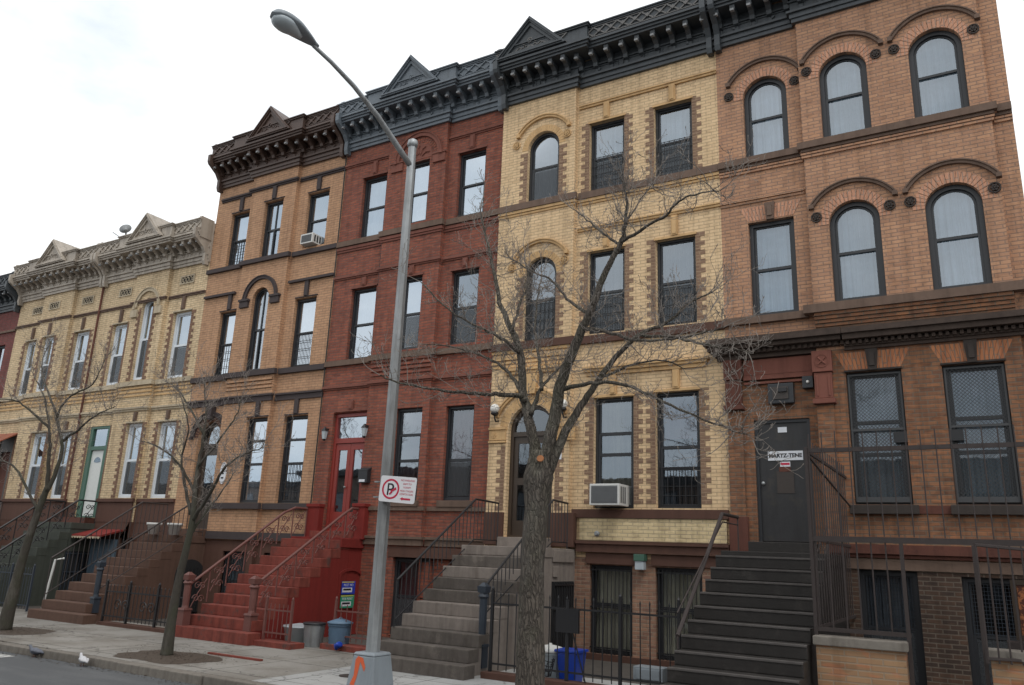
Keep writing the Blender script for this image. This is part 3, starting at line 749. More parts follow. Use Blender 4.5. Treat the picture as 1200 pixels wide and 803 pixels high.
h.band('head_moulding', 'stone_yellow', [(12.10, 12.15, .045), (12.151, 12.18, .07)], -7.30, -4.05)
h.band('head_moulding', 'stone_yellow', [(8.98, 9.03, .045), (9.031, 9.06, .07)], -7.30, -4.05)
m = MB(); m.box(-7.1, -4.36, -.14, .02, 5.76, 5.80).box(-7.06, -4.4, -.1, .02, 5.70, 5.757).box(-7.02, -4.44, -.05, .02, 5.62, 5.697); m.build('head_moulding', 'stone_yellow', h.o)
for (a, b, z, hh) in ((-7.04, -6.18, 11.66, .46), (-5.47, -4.61, 11.66, .46), (-7.03, -6.17, 8.46, .5), (-5.46, -4.60, 8.46, .5), (-6.85, -5.97, 5.14, .47), (-5.50, -4.60, 5.17, .44)):
    h.lintel_key(a, b, z, 'stone_yellow', 'stone_yellow', h=hh)
for (xc, zs) in ((-8.19, 11.30), (-8.18, 8.08)):
    h.vouss(xc - .42, xc + .42, zs, .42, 'stone_yellow', .16)
    h.hood(xc, zs + .02, .80, 'stone_yellow', a=32, ze=1.0)
for x, z in ((-8.93, 11.5), (-7.56, 11.5), (-8.93, 8.33), (-7.56, 8.33)): h.rosette(x, z, 'stone_yellow')
h.vouss(-8.88, -7.72, 4.52, .58, 'stone_yellow', .2); h.hood(-8.3, 4.50, .92, 'stone_yellow', a=25, ze=1.0)
m = MB().plate([(-8.42, 5.3), (-8.18, 5.3), (-8.1, 5.75), (-8.5, 5.75)], [], -.22, -.1).box(-8.95, -7.65, -.2, -.1, 5.77, 5.84).box(-9.0, -7.6, -.24, -.1, 5.842, 5.9); m.build('door_keystone', 'stone_yellow', h.o)
for (a, b) in ((-9.34, -8.88), (-7.72, -7.2)):
    MB().box(a, b, -.19, -.02, 2.08, 2.76).build('pilaster_base', 'stone_umber', h.o, bevel=.01)
    MB().box(a + .01, b - .03, -.15, -.1, 4.32, 4.55).box(a, b - .02, -.18, -.1, 4.55, 4.60).box(a, b - .02, -.17, -.1, 4.26, 4.30).build('impost', 'stone_yellow', h.o)
    h.rosette((a + b) / 2 - .1, 4.43, 'stone_yellow', .06)
MB().box(-7.13, -4.12, -.05, .02, 2.23, 2.665).build('base_panel', 'brick_yellow_base', h.o)
h.band('water_table', 'stone_umber', [(2.0, 2.16, .1), (2.16, 2.22, .14)], -7.18, -4.08)
MB().box(-6.98, -5.9, -.05, .02, 1.78, 1.985).box(-5.6, -4.3, -.05, .02, 1.79, 1.985).build('basement_lintel', 'stone_umber', h.o)
MB().box(-7.15, -4.1, -.06, .02, -.1, .1).build('basement_sill', 'stone_umber', h.o)
# double door with arched fanlight
w = MB().plate(outline(-8.855, -7.745, 2.255, 5.075, .555), [outline(-8.78, -7.82, 2.3, 4.40), outline(-8.78, -7.82, 4.5, 5.0, .45)], .0, .1).build('door', 'door_brown', h.o)
m = MB()
for (a, b) in ((-8.775, -8.305), (-8.295, -7.825)):
    m.plate(outline(a, b, 2.3, 4.398), [outline(a + .1, b - .1, 2.6, 3.35), outline(a + .1, b - .1, 3.5, 4.25)], .04, .08)
m.build('door_leaf', 'door_brown', w)
MB().plate(outline(-8.77, -7.83, 4.5, 4.99, .44), [], .06, 0, flat=True).build('fanlight', 'glass', w)
m = MB()
for (a, b) in ((-8.775, -8.305), (-8.295, -7.825)):
    m.plate(outline(a + .1, b - .1, 2.6, 3.35), [], .062, 0, flat=True); m.plate(outline(a + .1, b - .1, 3.5, 4.25), [], .062, 0, flat=True)
m.build('door_glass', 'glass', w)
h.cornice(12.66, 'cornice_slate', [(-8.36, 1.0, 1.93)], lat='relief_grey')
def ac_unit(x0, x1, y0, y1, z0, z1, label):
    t = thing('air_conditioner', label, 'air conditioner', ((x0 + x1) / 2, y1, z0), 'window air conditioners')
    MB().box(x0, x1, y0, y1, z0, z1).build('case', 'white_plastic', t, bevel=.012)
    m = MB().box(x0 + .04, x1 - .04, y0 - .006, y0 + .002, z0 + .04, z1 - .04); m.build('grille_backing', 'ac_grille', t)
    m = MB(); n = 12
    for k in range(n): z = z0 + .05 + (z1 - z0 - .1) * k / n; m.box(x0 + .045, x1 - .045, y0 - .012, y0 - .007, z, z + .008)
    m.build('grille', 'ac_grille', t)
    m = MB()
    for k in range(3): yy = y0 + .07 + k * .10; m.box(x1 - .001, x1 + .004, yy, yy + .05, z0 + .05, z1 - .05)
    m.build('side_vent', 'frame_black', t)
ac_unit(-6.76, -6.12, -.38, .18, 2.90, 3.32, 'white window air conditioner beside the arched doorway of the yellow house')
for i, x in enumerate((-9.12, -7.44)):
    t = thing('globe_light', ('white globe lamp left of the arched yellow doorway', 'white globe lamp right of the arched yellow doorway, behind tree limbs')[i], 'lamp', (x, -.12, 4.95), 'globe lamps')
    MB().tube([(x, -.12, 4.75), (x, -.24, 4.72), (x, -.3, 4.8), (x, -.3, 4.88)], .018, 6).build('arm', 'iron', t)
    MB().lathe((x, -.3, 4.84), [(.03, 0), (.085, .03), (.09, .06), (.07, .08)]).build('holder', 'iron', t, smooth=True)
    sphere(MB(), (x, -.3, 5.0), .105).build('globe', 'globe', t, smooth=True)
t = thing('wall_lantern', 'dim green-capped lantern between the two barred basement windows', 'lamp', (-5.79, 0, 1.85))
MB().box(-5.88, -5.70, -.18, -.04, 1.70, 1.86).build('lens', 'bin_clear', t, bevel=.01)
MB().box(-5.90, -5.68, -.2, -.03, 1.862, 1.99).build('cap', 'door_green', t, bevel=.01)
t = tag(MB().lathe((0, 0, 0), [(.05, -.02), (.055, .03), (.03, .05), (.03, .07)], 12).build('vent_pipe', 'galv', None, loc=(-6.72, -.07, 2.36)), 'small grey pipe cap on the pale brick under the air conditioner', 'pipe'); t.rotation_euler = (PI / 2, 0, 0)
t = thing('notice', 'pale lilac paper notice taped right of the arched doorway', 'sign', (-7.6, -.13, 4.1))
MB().box(-7.68, -7.53, -.131, -.124, 3.86, 4.16).build('notice_paper', 'paper', t)
t = thing('notice', 'large white paper on the edge of the dark arched door', 'sign', (-7.9, 0, 3.7))
MB().box(-8.04, -7.84, .028, .036, 3.35, 3.95).build('notice_paper', 'paper', t)

# ================================================================== RED HOUSE
h = House('row_house', 'deep red brick house with red double door and grey-blue cornice', -14.6, -9.35, [(-14.6, -12.95, 0), (-12.95, -11.05, .12), (-11.05, -9.35, 0)], 12.72, 'brick_red')
for (a, b, z0, z1, g, cu, cv) in ((-13.9, -13.07, 9.98, 11.78, 'glass', 'cur_white', .95), (-12.27, -11.56, 10.05, 11.80, 'glass_bright', 'cur_lace', 1), (-10.72, -9.9, 10.0, 11.78, 'glass_bright', 'cur_white', 1),
                           (-13.94, -13.1, 6.59, 8.55, 'glass_bright', 'cur_white', .5), (-12.2, -11.53, 6.67, 8.57, 'glass_bright', 'cur_grey', .6), (-10.72, -9.93, 6.69, 8.57, 'glass_bright', 'cur_grey', .6)):
    h.window(a, b, z0, z1, 0, FB, g, cu, cv, fw=.06, screen=z0 < 9 and a > -13)
h.window(-12.05, -11.25, 3.02, 5.2, 0, FB, 'glass_bright', 'cur_maroon', fw=.06, rails=(.42, .72)); h.window(-10.65, -9.86, 3.02, 5.2, 0, FB, 'glass', 'cur_maroon', fw=.06, rails=(.42,))
h.window(-11.8, -10.75, .05, 1.72, 0, FB, 'glass_dim', 'cur_maroon', fw=.06)
h.window(-10.3, -9.75, .9, 1.75, 0, FB, 'glass_dim', None, fw=.05)
h.open.append((-14.16, -13.0, 2.28, 5.22, 0))
h.walls(1.98, 'brick_red')
h.band('sill_course', 'stone_brown', [(9.82, 9.97, .08)]); h.band('moulding', 'stone_redtrim', [(9.72, 9.8, .05), (9.66, 9.71, .03)])
h.band('sill_course', 'stone_brown', [(6.46, 6.60, .08)]); h.band('moulding', 'brick_red', [(6.39, 6.455, .05), (6.28, 6.34, .04), (6.17, 6.23, .05), (6.06, 6.12, .03)], -12.93, -11.07)
h.band('head_moulding', 'stone_redtrim', [(5.83, 5.87, .03), (5.871, 5.93, .07)])
h.band('head_moulding', 'stone_redtrim', [(8.86, 8.9, .03), (8.901, 8.96, .06)])
h.band('head_moulding', 'stone_redtrim', [(12.22, 12.26, .03), (12.261, 12.31, .06)], -14.6, -12.97)
h.band('head_moulding', 'stone_redtrim', [(12.22, 12.26, .03), (12.261, 12.31, .06)], -11.03, -9.35)
for (a, b, z) in ((-13.9, -13.07, 11.78), (-10.72, -9.9, 11.78), (-13.94, -13.1, 8.55), (-10.72, -9.93, 8.57), (-12.2, -11.53, 8.57), (-14.1, -13.05, 5.24)):
    h.lintel_key(a, b, z, 'stone_redtrim', 'stone_redtrim', h=.42 if z > 11 else .28)
h.hood(-11.92, 11.86, .74, 'stone_redtrim', a=4, ze=1.0, w=.1); h.vouss(-12.4, -11.44, 11.85, .48, 'brick_red', .14)
MB().arc(-11.92, 11.85, .001, .44, -.128, -.1, 0, 180, 18).build('tympanum', 'stone_redtrim', h.o)
m = MB()
for k in range(5):
    t_ = PI * (k + .5) / 5; m.tube([(-11.92 + .1 * math.cos(t_), -.14, 11.9 + .1 * math.sin(t_)), (-11.92 + .25 * math.cos(t_ + .2), -.14, 11.9 + .25 * math.sin(t_ + .2)), (-11.92 + .36 * math.cos(t_), -.14, 11.9 + .34 * math.sin(t_))], .02, 5)
m.build('tympanum_scrolls', 'stone_redtrim', h.o)
for x in (-12.62, -11.25): MB().box(x - .19, x + .19, -.17, -.1, 11.63, 11.86).box(x - .21, x + .21, -.19, -.1, 11.862, 11.9).build('impost', 'stone_redtrim', h.o); h.rosette(x, 11.75, 'stone_redtrim', .07)
h.sill(-12.12, -11.18, 3.01, .14, mat='stone_brown'); h.sill(-10.72, -9.78, 3.01, .14, mat='stone_brown')
h.band('sill_course', 'stone_brown', [(2.78, 2.865, .05)], -12.7, -9.35)
h.band('water_table', 'stone_brown', [(2.0, 2.14, .06), (2.14, 2.2, .1)], -12.7, -9.35)
MB().box(-11.95, -9.5, -.14, .02, 1.74, 1.97).build('basement_lintel', 'stone_umber', h.o)
for (a, b) in ((-14.58, -14.18), (-12.98, -12.62)): 
    q = h.p((a + b) / 2); MB().box(a, b, -q - .17, -q + .02, 2.1, 2.85).box(a - .02, b + .02, -q - .2, -q + .02, 2.851, 2.93).build('door_pedestal', 'stone_red', h.o, bevel=.01)
d = MB().plate(outline(-14.155, -13.005, 2.285, 5.215), [outline(-14.07, -13.09, 2.3, 4.45), outline(-14.07, -13.09, 4.58, 5.12)], .08, .2).build('door', 'door_red', h.o, bevel=.006)
m = MB()
for (a, b) in ((-14.065, -13.585), (-13.575, -13.095)): m.plate(outline(a, b, 2.3, 4.44), [outline(a + .1, b - .1, 2.75, 4.28)], .11, .16); m.box(a + .1, b - .1, .1, .11, 2.4, 2.62)
m.build('door_leaf', 'door_red', d)
MB().plate(outline(-13.965, -13.685, 2.75, 4.28), [], .14, 0, flat=True).plate(outline(-13.475, -13.195, 2.75, 4.28), [], .14, 0, flat=True).build('door_glass', 'glass_dim', d)
MB().plate(outline(-14.07, -13.09, 4.58, 5.12), [], .14, 0, flat=True).build('transom_glass', 'glass', d)
sphere(MB(), (-13.64, .07, 3.35), .03).build('handle', 'galv', d, smooth=True)
h.cornice(12.72, 'cornice_blue', [(-11.98, .98, 1.95)], lat='cornice_blue')
t = thing('mailbox', 'black wall mailbox with white label right of the red double door', 'mailbox', (-12.8, -.12, 3.5))
MB().box(-12.94, -12.66, -.26, -.125, 3.42, 3.74).prism([(-.27, 3.72), (-.12, 3.8), (-.12, 3.72)], -12.95, -12.65).build('box', 'frame_black', t, bevel=.008)
MB().box(-12.9, -12.72, -.266, -.262, 3.44, 3.5).build('mailbox_label', 'paper', t)
for i, (x, q) in enumerate(((-14.3, 0), (-12.88, .12))):
    t = thing('carriage_lamp', ('small wall lantern left of the red double door', 'small wall lantern right of the red double door')[i], 'lamp', (x, -q, 4.6), 'carriage lamps of the red house')
    MB().taper(x, -q - .12, 4.55, 4.75, .07, .11).build('lantern_glass', 'bin_clear', t); MB().taper(x, -q - .12, 4.752, 4.85, .13, .03).box(x - .02, x + .02, -q - .12, -q, 4.8, 4.83).taper(x, -q - .12, 4.5, 4.548, .03, .07).build('lantern_cap', 'iron', t)

# ================================================================== ORANGE HOUSE
h = House('row_house', 'orange brick house with black stone trim and dark brown cornice', -19.9, -14.6, [(-19.9, -18.25, 0), (-18.25, -16.38, .12), (-16.38, -14.6, 0)], 12.68, 'brick_orange')
for (a, b, z0, z1, r_, g, cu, cv, gd, ml) in ((-19.17, -18.35, 9.97, 11.72, 0, 'glass_bright', 'cur_lace', 1, .5, 0), (-17.6, -16.85, 9.99, 11.76, 0, 'glass', 'cur_white', .55, None, 1), (-15.98, -15.15, 10.07, 11.75, 0, 'glass', 'cur_grey', 1, None, 0),
                                       (-19.08, -18.33, 6.57, 8.53, 0, 'glass_bright', 'cur_lace', 1, .5, 0), (-17.63, -16.97, 6.57, 9.05, .33, 'glass_dim', 'cur_grey', .6, None, 1), (-16.02, -15.21, 6.58, 8.55, 0, 'glass_bright', 'cur_lace', 1, .5, 0)):
    h.window(a, b, z0, z1, r_, FB, g, cu, cv, fw=.06, guard=gd, mullion=bool(ml), screen=False)
h.window(-17.22, -16.42, 2.95, 5.23, 0, FB, 'glass_bright', 'cur_lace', fw=.055, rails=(.45, .74)); h.window(-15.92, -15.06, 2.95, 5.24, 0, FB, 'glass_bright', 'cur_grey', fw=.055, rails=(.45, .74), guard=.45)
h.window(-17.5, -16.6, .2, 1.7, 0, FB, 'glass_dim', 'cur_blue', fw=.06, guard=.9); h.window(-16.1, -15.2, .2, 1.7, 0, FB, 'glass_dim', 'cur_blue', fw=.06, guard=.9)
h.open.append((-19.30, -18.36, 2.25, 5.25, .47))
h.walls(1.98, 'stone_umber')
T = 'trim_black'
h.band('sill_course', T, [(9.84, 9.97, .09)]); h.band('sill_course', T, [(6.42, 6.57, .09)]); h.band('sill_course', T, [(2.79, 2.94, .09)], -18.2, -14.62)
h.band('head_band', T, [(12.2, 12.25, .04), (12.251, 12.31, .075)], -19.7, -14.62)
h.band('head_band', T, [(5.68, 5.82, .05), (5.821, 5.87, .09)])
h.band('moulding', 'brick_orange', [(6.27, 6.33, .05), (6.16, 6.22, .04), (6.05, 6.11, .03)], -18.23, -16.40)
MB().box(-19.85, -18.5, -.09, .02, 9.04, 9.11).build('head_band', T, h.o); MB().box(-16.3, -14.62, -.09, .02, 9.04, 9.11).build('head_band', T, h.o)
for xc, z0, z1, q in ((-18.76, 11.74, 12.2, 0), (-17.23, 11.78, 12.2, .12), (-15.56, 11.77, 12.2, 0), (-18.7, 8.55, 9.04, 0), (-15.6, 8.57, 9.04, 0), (-16.82, 5.25, 5.68, .12), (-15.49, 5.26, 5.68, 0)):
    MB().box(xc - .07, xc + .07, -q - .06, -q + .02, z0 + .03, z1 - .002).box(xc - .42, xc + .42, -q - .03, -q + .02, z0, z0 + .028).build('keystone', T, h.o)
h.hood(-17.3, 8.72, .66, T, a=3, ze=1.0, w=.08)
for x in (-17.92, -16.68): MB().box(x - .17, x + .17, -.19, -.1, 8.5, 8.68).box(x - .2, x + .2, -.22, -.1, 8.682, 8.74).build('impost', T, h.o)
h.vouss(-19.3, -18.36, 4.78, .47, 'stone_umber', .14); h.hood(-18.83, 4.78, .72, T, a=3, ze=1.0, w=.1); 
MB().plate([(-18.93, 5.3), (-18.73, 5.3), (-18.68, 5.66), (-18.98, 5.66)], [], -.15, .02).build('keystone', T, h.o)
h.band('water_table', T, [(2.0, 2.2, .07)], -18.2, -14.62)
MB().box(-18.2, -17.5, -.05, .02, -.1, 1.98).build('basement_pier', 'brick_patch', h.o)
d = MB().plate(outline(-19.295, -18.365, 2.255, 5.245, .465), [outline(-19.2, -18.46, 2.3, 4.5), outline(-19.2, -18.46, 4.62, 5.14, .36)], .14, .26).build('door', 'frame_brown', h.o)
MB().plate(outline(-19.2, -18.46, 2.3, 4.5), [outline(-19.08, -18.58, 2.9, 4.3)], .18, .22).build('door_leaf', 'door_brown', d)
MB().plate(outline(-19.08, -18.58, 2.9, 4.3), [], .2, 0, flat=True).plate(outline(-19.2, -18.46, 4.62, 5.14, .36), [], .2, 0, flat=True).build('door_glass', 'glass_dim', d)
h.cornice(12.7, 'cornice_brown', [(-17.2, .92, 1.88)], lat='cornice_brown')
ac_unit(-15.86, -15.40, -.22, .16, 10.09, 10.38, 'small white air conditioner high in the orange house, top right window')

# ================================================================== CREAM HOUSES
def cream(name, label, x0, x1, segs, wins, winsg, door, peak, panel_holes):
    h = House('row_house', label, x0, x1, segs, 10.28, 'brick_cream', 'row houses along the street')
    q = []
    for (a, b, z0, z1, r_) in wins:
        h.window(a, b, z0, z1, r_, 'frame_white', 'glass', 'cur_grey', 1, fw=.07, sashw=.055); q += [(a - .004, -1, z0, z1 - r_), (b + .004, 1, z0, z1 - r_)]
    for (a, b, z0, z1) in winsg:
        h.window(a, b, z0, z1, 0, 'frame_white', 'glass', 'cur_grey', .45, fw=.08, sashw=.055); q += [(a - .004, -1, z0, z1), (b + .004, 1, z0, z1)]
    h.open.append(door)
    for o_ in panel_holes: h.window(*o_, 0, 'frame_black', 'glass_dim', None, fw=.05)
    q += [(door[0] - .004, -1, 3.0, door[3]), (door[1] + .004, 1, 3.0, door[3])]
    h.walls(2.40, 'stone_umber'); h.quoins(q, 'quoin_brown')
    h.band('base_panel', 'stone_umber', [(2.38, 2.97, .012)], x0, door[0] - .01); h.band('base_panel', 'stone_umber', [(2.38, 2.97, .012)], door[1] + .01, x1)
    h.band('sill_course', 'stone_umber', [(2.971, 3.07, .06)], door[1] + .05, x1)
    h.band('sill_course', 'stone_cream', [(6.52, 6.66, .08)]); h.band('moulding', 'stone_yellow', [(6.42, 6.47, .04), (6.3, 6.35, .03), (6.18, 6.23, .03)])
    h.band('head_moulding', 'stone_brown', [(9.27, 9.32, .04), (9.321, 9.36, .07)], None, None)
    h.band('head_moulding', 'stone_cream', [(5.72, 5.78, .04), (5.781, 5.84, .08)])
    for (a, b, z0, z1, r_) in wins:
        if not r_: h.lintel_key(a, b, z1, 'stone_cream', 'stone_brown', h=.48)
        else:
            xc = (a + b) / 2; h.hood(xc, z1 - r_, .62, 'stone_cream', a=3, ze=1.0, w=.1)
            for s_ in (-1, 1): MB().box(xc + s_ * .6 - .16, xc + s_ * .6 + .16, -h.p(xc) - .07, -h.p(xc) + .02, z1 - r_ - .3, z1 - r_ - .05).build('impost', 'stone_cream', h.o)
    for (a, b, z0, z1) in winsg: h.lintel_key(a, b, z1, 'stone_cream', 'stone_brown', h=.33)
    # vent panels with lattice; a near-black plate paints the shade of piercing
    for xc in [(w_[0] + w_[1]) / 2 for w_ in wins if not w_[4]]:
        qq = h.p(xc); MB().plate(outline(xc - .34, xc + .34, 9.7, 9.98), [outline(xc - .29, xc + .29, 9.74, 9.94)], -qq - .03, -qq + .01).build('vent_frame', 'stone_cream', h.o)
        m = MB().box(xc - .29, xc + .29, -qq - .003, -qq + .01, 9.74, 9.94); m.build('vent_shade_plate', 'shade_backing', h.o)
        m = MB()
        for k in range(4):
            x = xc - .29 + .145 * (k + .5)
            for s_ in (-1, 1): m.tube([(x - .0725, -qq - .012, 9.84 - s_ * .1), (x + .0725, -qq - .012, 9.84 + s_ * .1)], .012, 4)
        m.build('vent_lattice', 'stone_cream', h.o)
    h.cornice(10.28, 'cornice_beige', [peak], lat='cornice_beige', H=1.28)
    return h
h = cream('b', 'cream brick two storey house with white windows and green door surround', -25.15, -19.9, [(-25.15, -23.3, 0), (-23.3, -21.65, .12), (-21.65, -19.9, 0)],
      [(-24.34, -23.58, 6.69, 8.75, 0), (-22.78, -22.19, 6.72, 9.42, .3), (-21.27, -20.42, 6.68, 8.80, 0)], [(-22.54, -21.78, 3.09, 5.35), (-21.18, -20.37, 3.09, 5.35)], (-24.6, -23.55, 2.5, 5.36, 0), (-22.4, .93, 1.85), [(-22.0, -21.4, 1.0, 1.95)])
d = MB().plate(outline(-24.595, -23.555, 2.505, 5.355), [outline(-24.4, -23.72, 2.55, 4.6), outline(-24.45, -23.68, 4.72, 5.28)], .02, .14).build('door', 'door_green', h.o)
MB().plate(outline(-24.4, -23.72, 2.55, 4.6), [], .08, .1).build('door_leaf', 'door_white', d)
MB().arc(-24.06, 4.2, .02, .18, .07, .079, 10, 170, 10).build('fan_window', 'glass_dim', d)
MB().plate(outline(-24.45, -23.68, 4.72, 5.28), [], .08, 0, flat=True).build('transom_glass', 'glass', d)
h = cream('a', 'weathered cream brick two storey house with awning, second from left', -30.35, -25.15, [(-30.35, -28.6, 0), (-28.6, -26.76, .12), (-26.76, -25.15, 0)],
      [(-29.5, -28.7, 6.67, 8.70, 0), (-28.2, -27.5, 6.72, 8.70, 0), (-26.48, -25.63, 6.68, 8.73, 0)], [(-27.68, -26.84, 3.09, 5.27), (-26.3, -25.56, 3.09, 5.26)], (-29.85, -28.95, 2.5, 5.3, 0), (-27.65, .93, 1.85), [(-26.5, -25.7, .9, 1.9)])
d = MB().plate(outline(-29.845, -28.955, 2.505, 5.295), [outline(-29.7, -29.1, 2.55, 4.7)], .02, .14).build('door', 'frame_brown', h.o)
MB().plate(outline(-29.7, -29.1, 2.55, 4.7), [], .08, .1).build('door_leaf', 'stone_rust', d)
t = thing('awning', 'rust coloured awning with scalloped edge over the leftmost cream house door', 'awning', (-29.4, 0, 5.1))
m = MB().prism([(0, 5.35), (0, 5.3), (-.95, 4.72), (-.98, 4.72)], -30.1, -28.75); m.build('canopy', 'awning', t)
m = MB()
for k in range(9): x = -30.1 + 1.35 * (k + .5) / 9; m.arc(x, 4.72, .001, .075, -.98, -.97, 180, 360, 8)
m.build('valance', 'awning', t)
t = thing('satellite_dish', 'grey satellite dish standing on the cream house roof', 'satellite dish', (-24.6, .5, 11.35))
m = MB(); m.lathe((0, 0, 0), [(.01, .0), (.09, .015), (.17, .045), (.20, .065)], 18)
o = m.build('reflector', 'galv', t, loc=(-24.4, -.12, 12.12), smooth=True); o.rotation_euler = (R(70), 0, R(35))
MB().tube([(-24.4, -.1, 11.3), (-24.4, -.1, 12.1)], .03).tube([(-24.4, -.1, 11.75), (-24.6, -.45, 11.95)], .014).build('mast', 'galv', t)
# far left and far right neighbours
h = House('row_house', 'dark red brick house with blue-grey cornice cut off at the left edge', -35.6, -30.35, [(-35.6, -33.9, 0), (-33.9, -32.1, .12), (-32.1, -30.35, 0)], 10.05, 'brick_dark_red')
for (a, b) in ((-31.7, -30.9), (-33.4, -32.6), (-35.1, -34.3)):
    h.window(a, b, 6.7, 8.75, 0, FB, 'glass', 'cur_grey'); h.window(a, b, 3.0, 5.2, 0, FB, 'glass', 'cur_grey')
h.walls(2.2, 'stone_umber'); h.band('sill_course', 'stone_brown', [(6.5, 6.66, .08)]); h.band('sill_course', 'stone_brown', [(2.8, 2.95, .08)]); h.band('head_moulding', 'stone_brown', [(9.2, 9.28, .06)])
h.cornice(10.05, 'cornice_slate', [(-33.0, .93, 1.85)], lat='cornice_slate')
h = House('brick_building', 'sliver of lower dark red brick building at the right edge, beyond the row', 2.2, 7.5, [(2.2, 7.5, 0)], 9.6, 'brick_dark_red', group=None)
h.window(3.0, 3.9, 6.6, 8.4, 0, FB, 'glass', 'cur_grey'); h.window(5.4, 6.3, 6.6, 8.4, 0, FB, 'glass', 'cur_grey'); h.walls(2.2, 'brick_dark_red'); h.band('string_course', 'stone_brown', [(10.3, 10.5, .06)])

# downpipes and cables on the fronts
tag(MB().tube([(-25.2, -.06, 10.25), (-25.2, -.06, 2.4)], .035, 8).build('drain_pipe', 'stone_rust', None), 'rusty vertical downpipe between the two cream brick houses', 'pipe')
tag(MB().tube([(-13.02, -.02, 12.7), (-13.03, -.03, 9.0), (-13.0, -.02, 5.3)], .014, 5).build('cable', 'iron', None), 'thin black cable running down the red brick front', 'cable')
tag(MB().tube([(-14.62, -.03, 12.6), (-14.61, -.03, 6), (-14.62, -.03, 2.3)], .016, 5).build('cable', 'iron', None), 'thin black cable on the seam of orange and red houses', 'cable')
# ================================================================== STOOPS
def stoop(label, xl, xr, y0, run, z_first, rise, n, mats, landz, door_y=0., wide=(0., 0.), arch=None, nose=None, gate='iron', cheek=None):
    t = thing('front_stoop', label, 'stoop', ((xl + xr) / 2, y0, 0), 'stoops leading up to the front doors')
    for k in range(n):
        a, b = xl, xr
        if k == 0: a -= wide[0]; b += wide[1]
        ya = y0 + run * k; yb = y0 + run * (n) + .02 if k == n - 1 else y0 + run * (k + 1) + .03
        zt = z_first + rise * k
        m = MB().box(a, b, ya, yb, -.02 if k == 0 else zt - rise - .0 + .001, zt)
        s_ = m.build('step', mats[k % len(mats)] if not callable(mats) else mats(k), t, bevel=.014)
        if nose: MB().box(a + .005, b - .005, ya - .012, ya + .06, zt - .028, zt + .002).build('nosing', nose, s_, bevel=.006)
    yl = y0 + run * n
    pr = [(y0 + .05, -.02)]
    for k in range(n): pr += [(y0 + run * k + .012, z_first + rise * k - .03), (y0 + run * (k + 1) + .012, z_first + rise * k - .03)]
    pr += [(yl + .012, -.02)]
    MB().prism(pr, xl + .006, xr - .006).build('stair_wall', cheek or 'step_umber', t)
    la = MB(); la.box(xl, xr, yl + .022, door_y - .001, landz - .18, landz)
    la.build('landing', (cheek or mats[0]) if not callable(mats) else mats(99), t, bevel=.012)
    MB().box(xl + .02, xr - .02, yl + .03, door_y - .002, -.02, landz - .182).build('landing_wall', cheek or (mats[0] if not callable(mats) else mats(99)), t)
    if arch:
        ya, yb, zt, rz = arch; xs = xr - .02
        pts = outline(ya, yb, -.02, zt, rz)
        m = MB(); m.plate(pts, [], 0, .03); m.v = [(xs + y, x, z) for x, y, z in m.v]; g = m.build('under_stoop_shade_panel', 'shade_backing', t)  # dark panel on the solid side, painting the shade of an opening
        m = MB()
        nb = max(5, int((yb - ya) / .11))
        for k in range(nb + 1):
            y = ya + .03 + (yb - ya - .06) * k / nb; m.box(xs + .031, xs + .05, y - .009, y + .009, 0, zt - rz * .5 - .02)
        for z in (.12, .9, zt - rz - .08): m.box(xs + .03, xs + .055, ya + .02, yb - .02, z, z + .03)
        m.build('under_stoop_gate', gate, g)
    return t
def scroll(m, x, c, r, turns, d, rr=.009, start=0, axis='x'):
    P = []
    N = 22
    for i in range(N + 1):
        f = i / N; t_ = start + d * turns * 2 * PI * f; q = r * (1 - .82 * f)
        P.append((x, c[0] + q * math.cos(t_), c[1] + q * math.sin(t_)) if axis == 'x' else (c[0] + q * math.cos(t_), x, c[1] + q * math.sin(t_)))
    m.tube(P, rr, 5)
def railing(parent_thing, x, pts, mat, zfun, sp=.125, bal='bar', post=None, low=.12, r=.022, end_return=None, baluster=.009, parts=True, extra=None):
    """hand rail along (y,z) points in the plane X=x; zfun gives the foot of the balusters"""
    P = [(x, y, z) for y, z in pts]
    rail = MB().tube(P, r, 8).build('railing', mat, parent_thing)
    yA, yB = pts[0][0], pts[-1][0]
    def zr(y):
        for (a, za), (b, zb) in zip(pts, pts[1:]):
            if a - 1e-6 <= y <= b + 1e-6: return za + (zb - za) * (y - a) / max(1e-6, b - a)
        return pts[-1][1]
    n = max(1, int((yB - yA) / sp))
    if bal in ('bar', 'twist'):
        for k in range(n + 1):
            y = yA + (yB - yA) * k / n
            z0 = zfun(y); z1 = zr(y)
            if z1 - z0 < .1: continue
            MB().tube([(x, y, z0 + (low if k not in (0, n) else 0)), (x, y, z1)], baluster * (1.3 if k in (0, n) else 1), 5).build('baluster', mat, rail)
        MB().tube([(x, y, zfun(y) + low) for y in [yA + (yB - yA) * k / 24 for k in range(25)]] if False else [(x, yA, zfun(yA) + low)] + [(x, y, zfun(y) + low) for y, _ in pts[1:]], .012, 5).build('bottom_rail', mat, rail)
    if bal == 'scroll':
        step = .42; n = int((yB - yA) / step)
        for k in range(n + 1):
            y = yA + (yB - yA) * k / n; MB().tube([(x, y, zfun(y)), (x, y, zr(y))], .016, 6).build('baluster', mat, rail)
        for k in range(n):
            y = yA + (yB - yA) * (k + .5) / n; z = (zfun(y) + zr(y)) / 2; H = zr(y) - zfun(y); m = MB()
            for (dy, dz, rr, dd, st) in ((-.06, .18, .10, 1, 0), (.07, .17, .09, -1, PI), (-.07, -.14, .10, -1, PI), (.06, -.16, .10, 1, 0)):
                scroll(m, x, (y + dy, z + dz * H / .85), rr * min(1.2, H / .8), 1.3, dd, .011, st)
            m.tube([(x, y - .17, z - H * .42), (x, y - .02, z), (x, y + .17, z + H * .42)], .011, 5)
            m.build('scrollwork', mat, rail)
    return rail
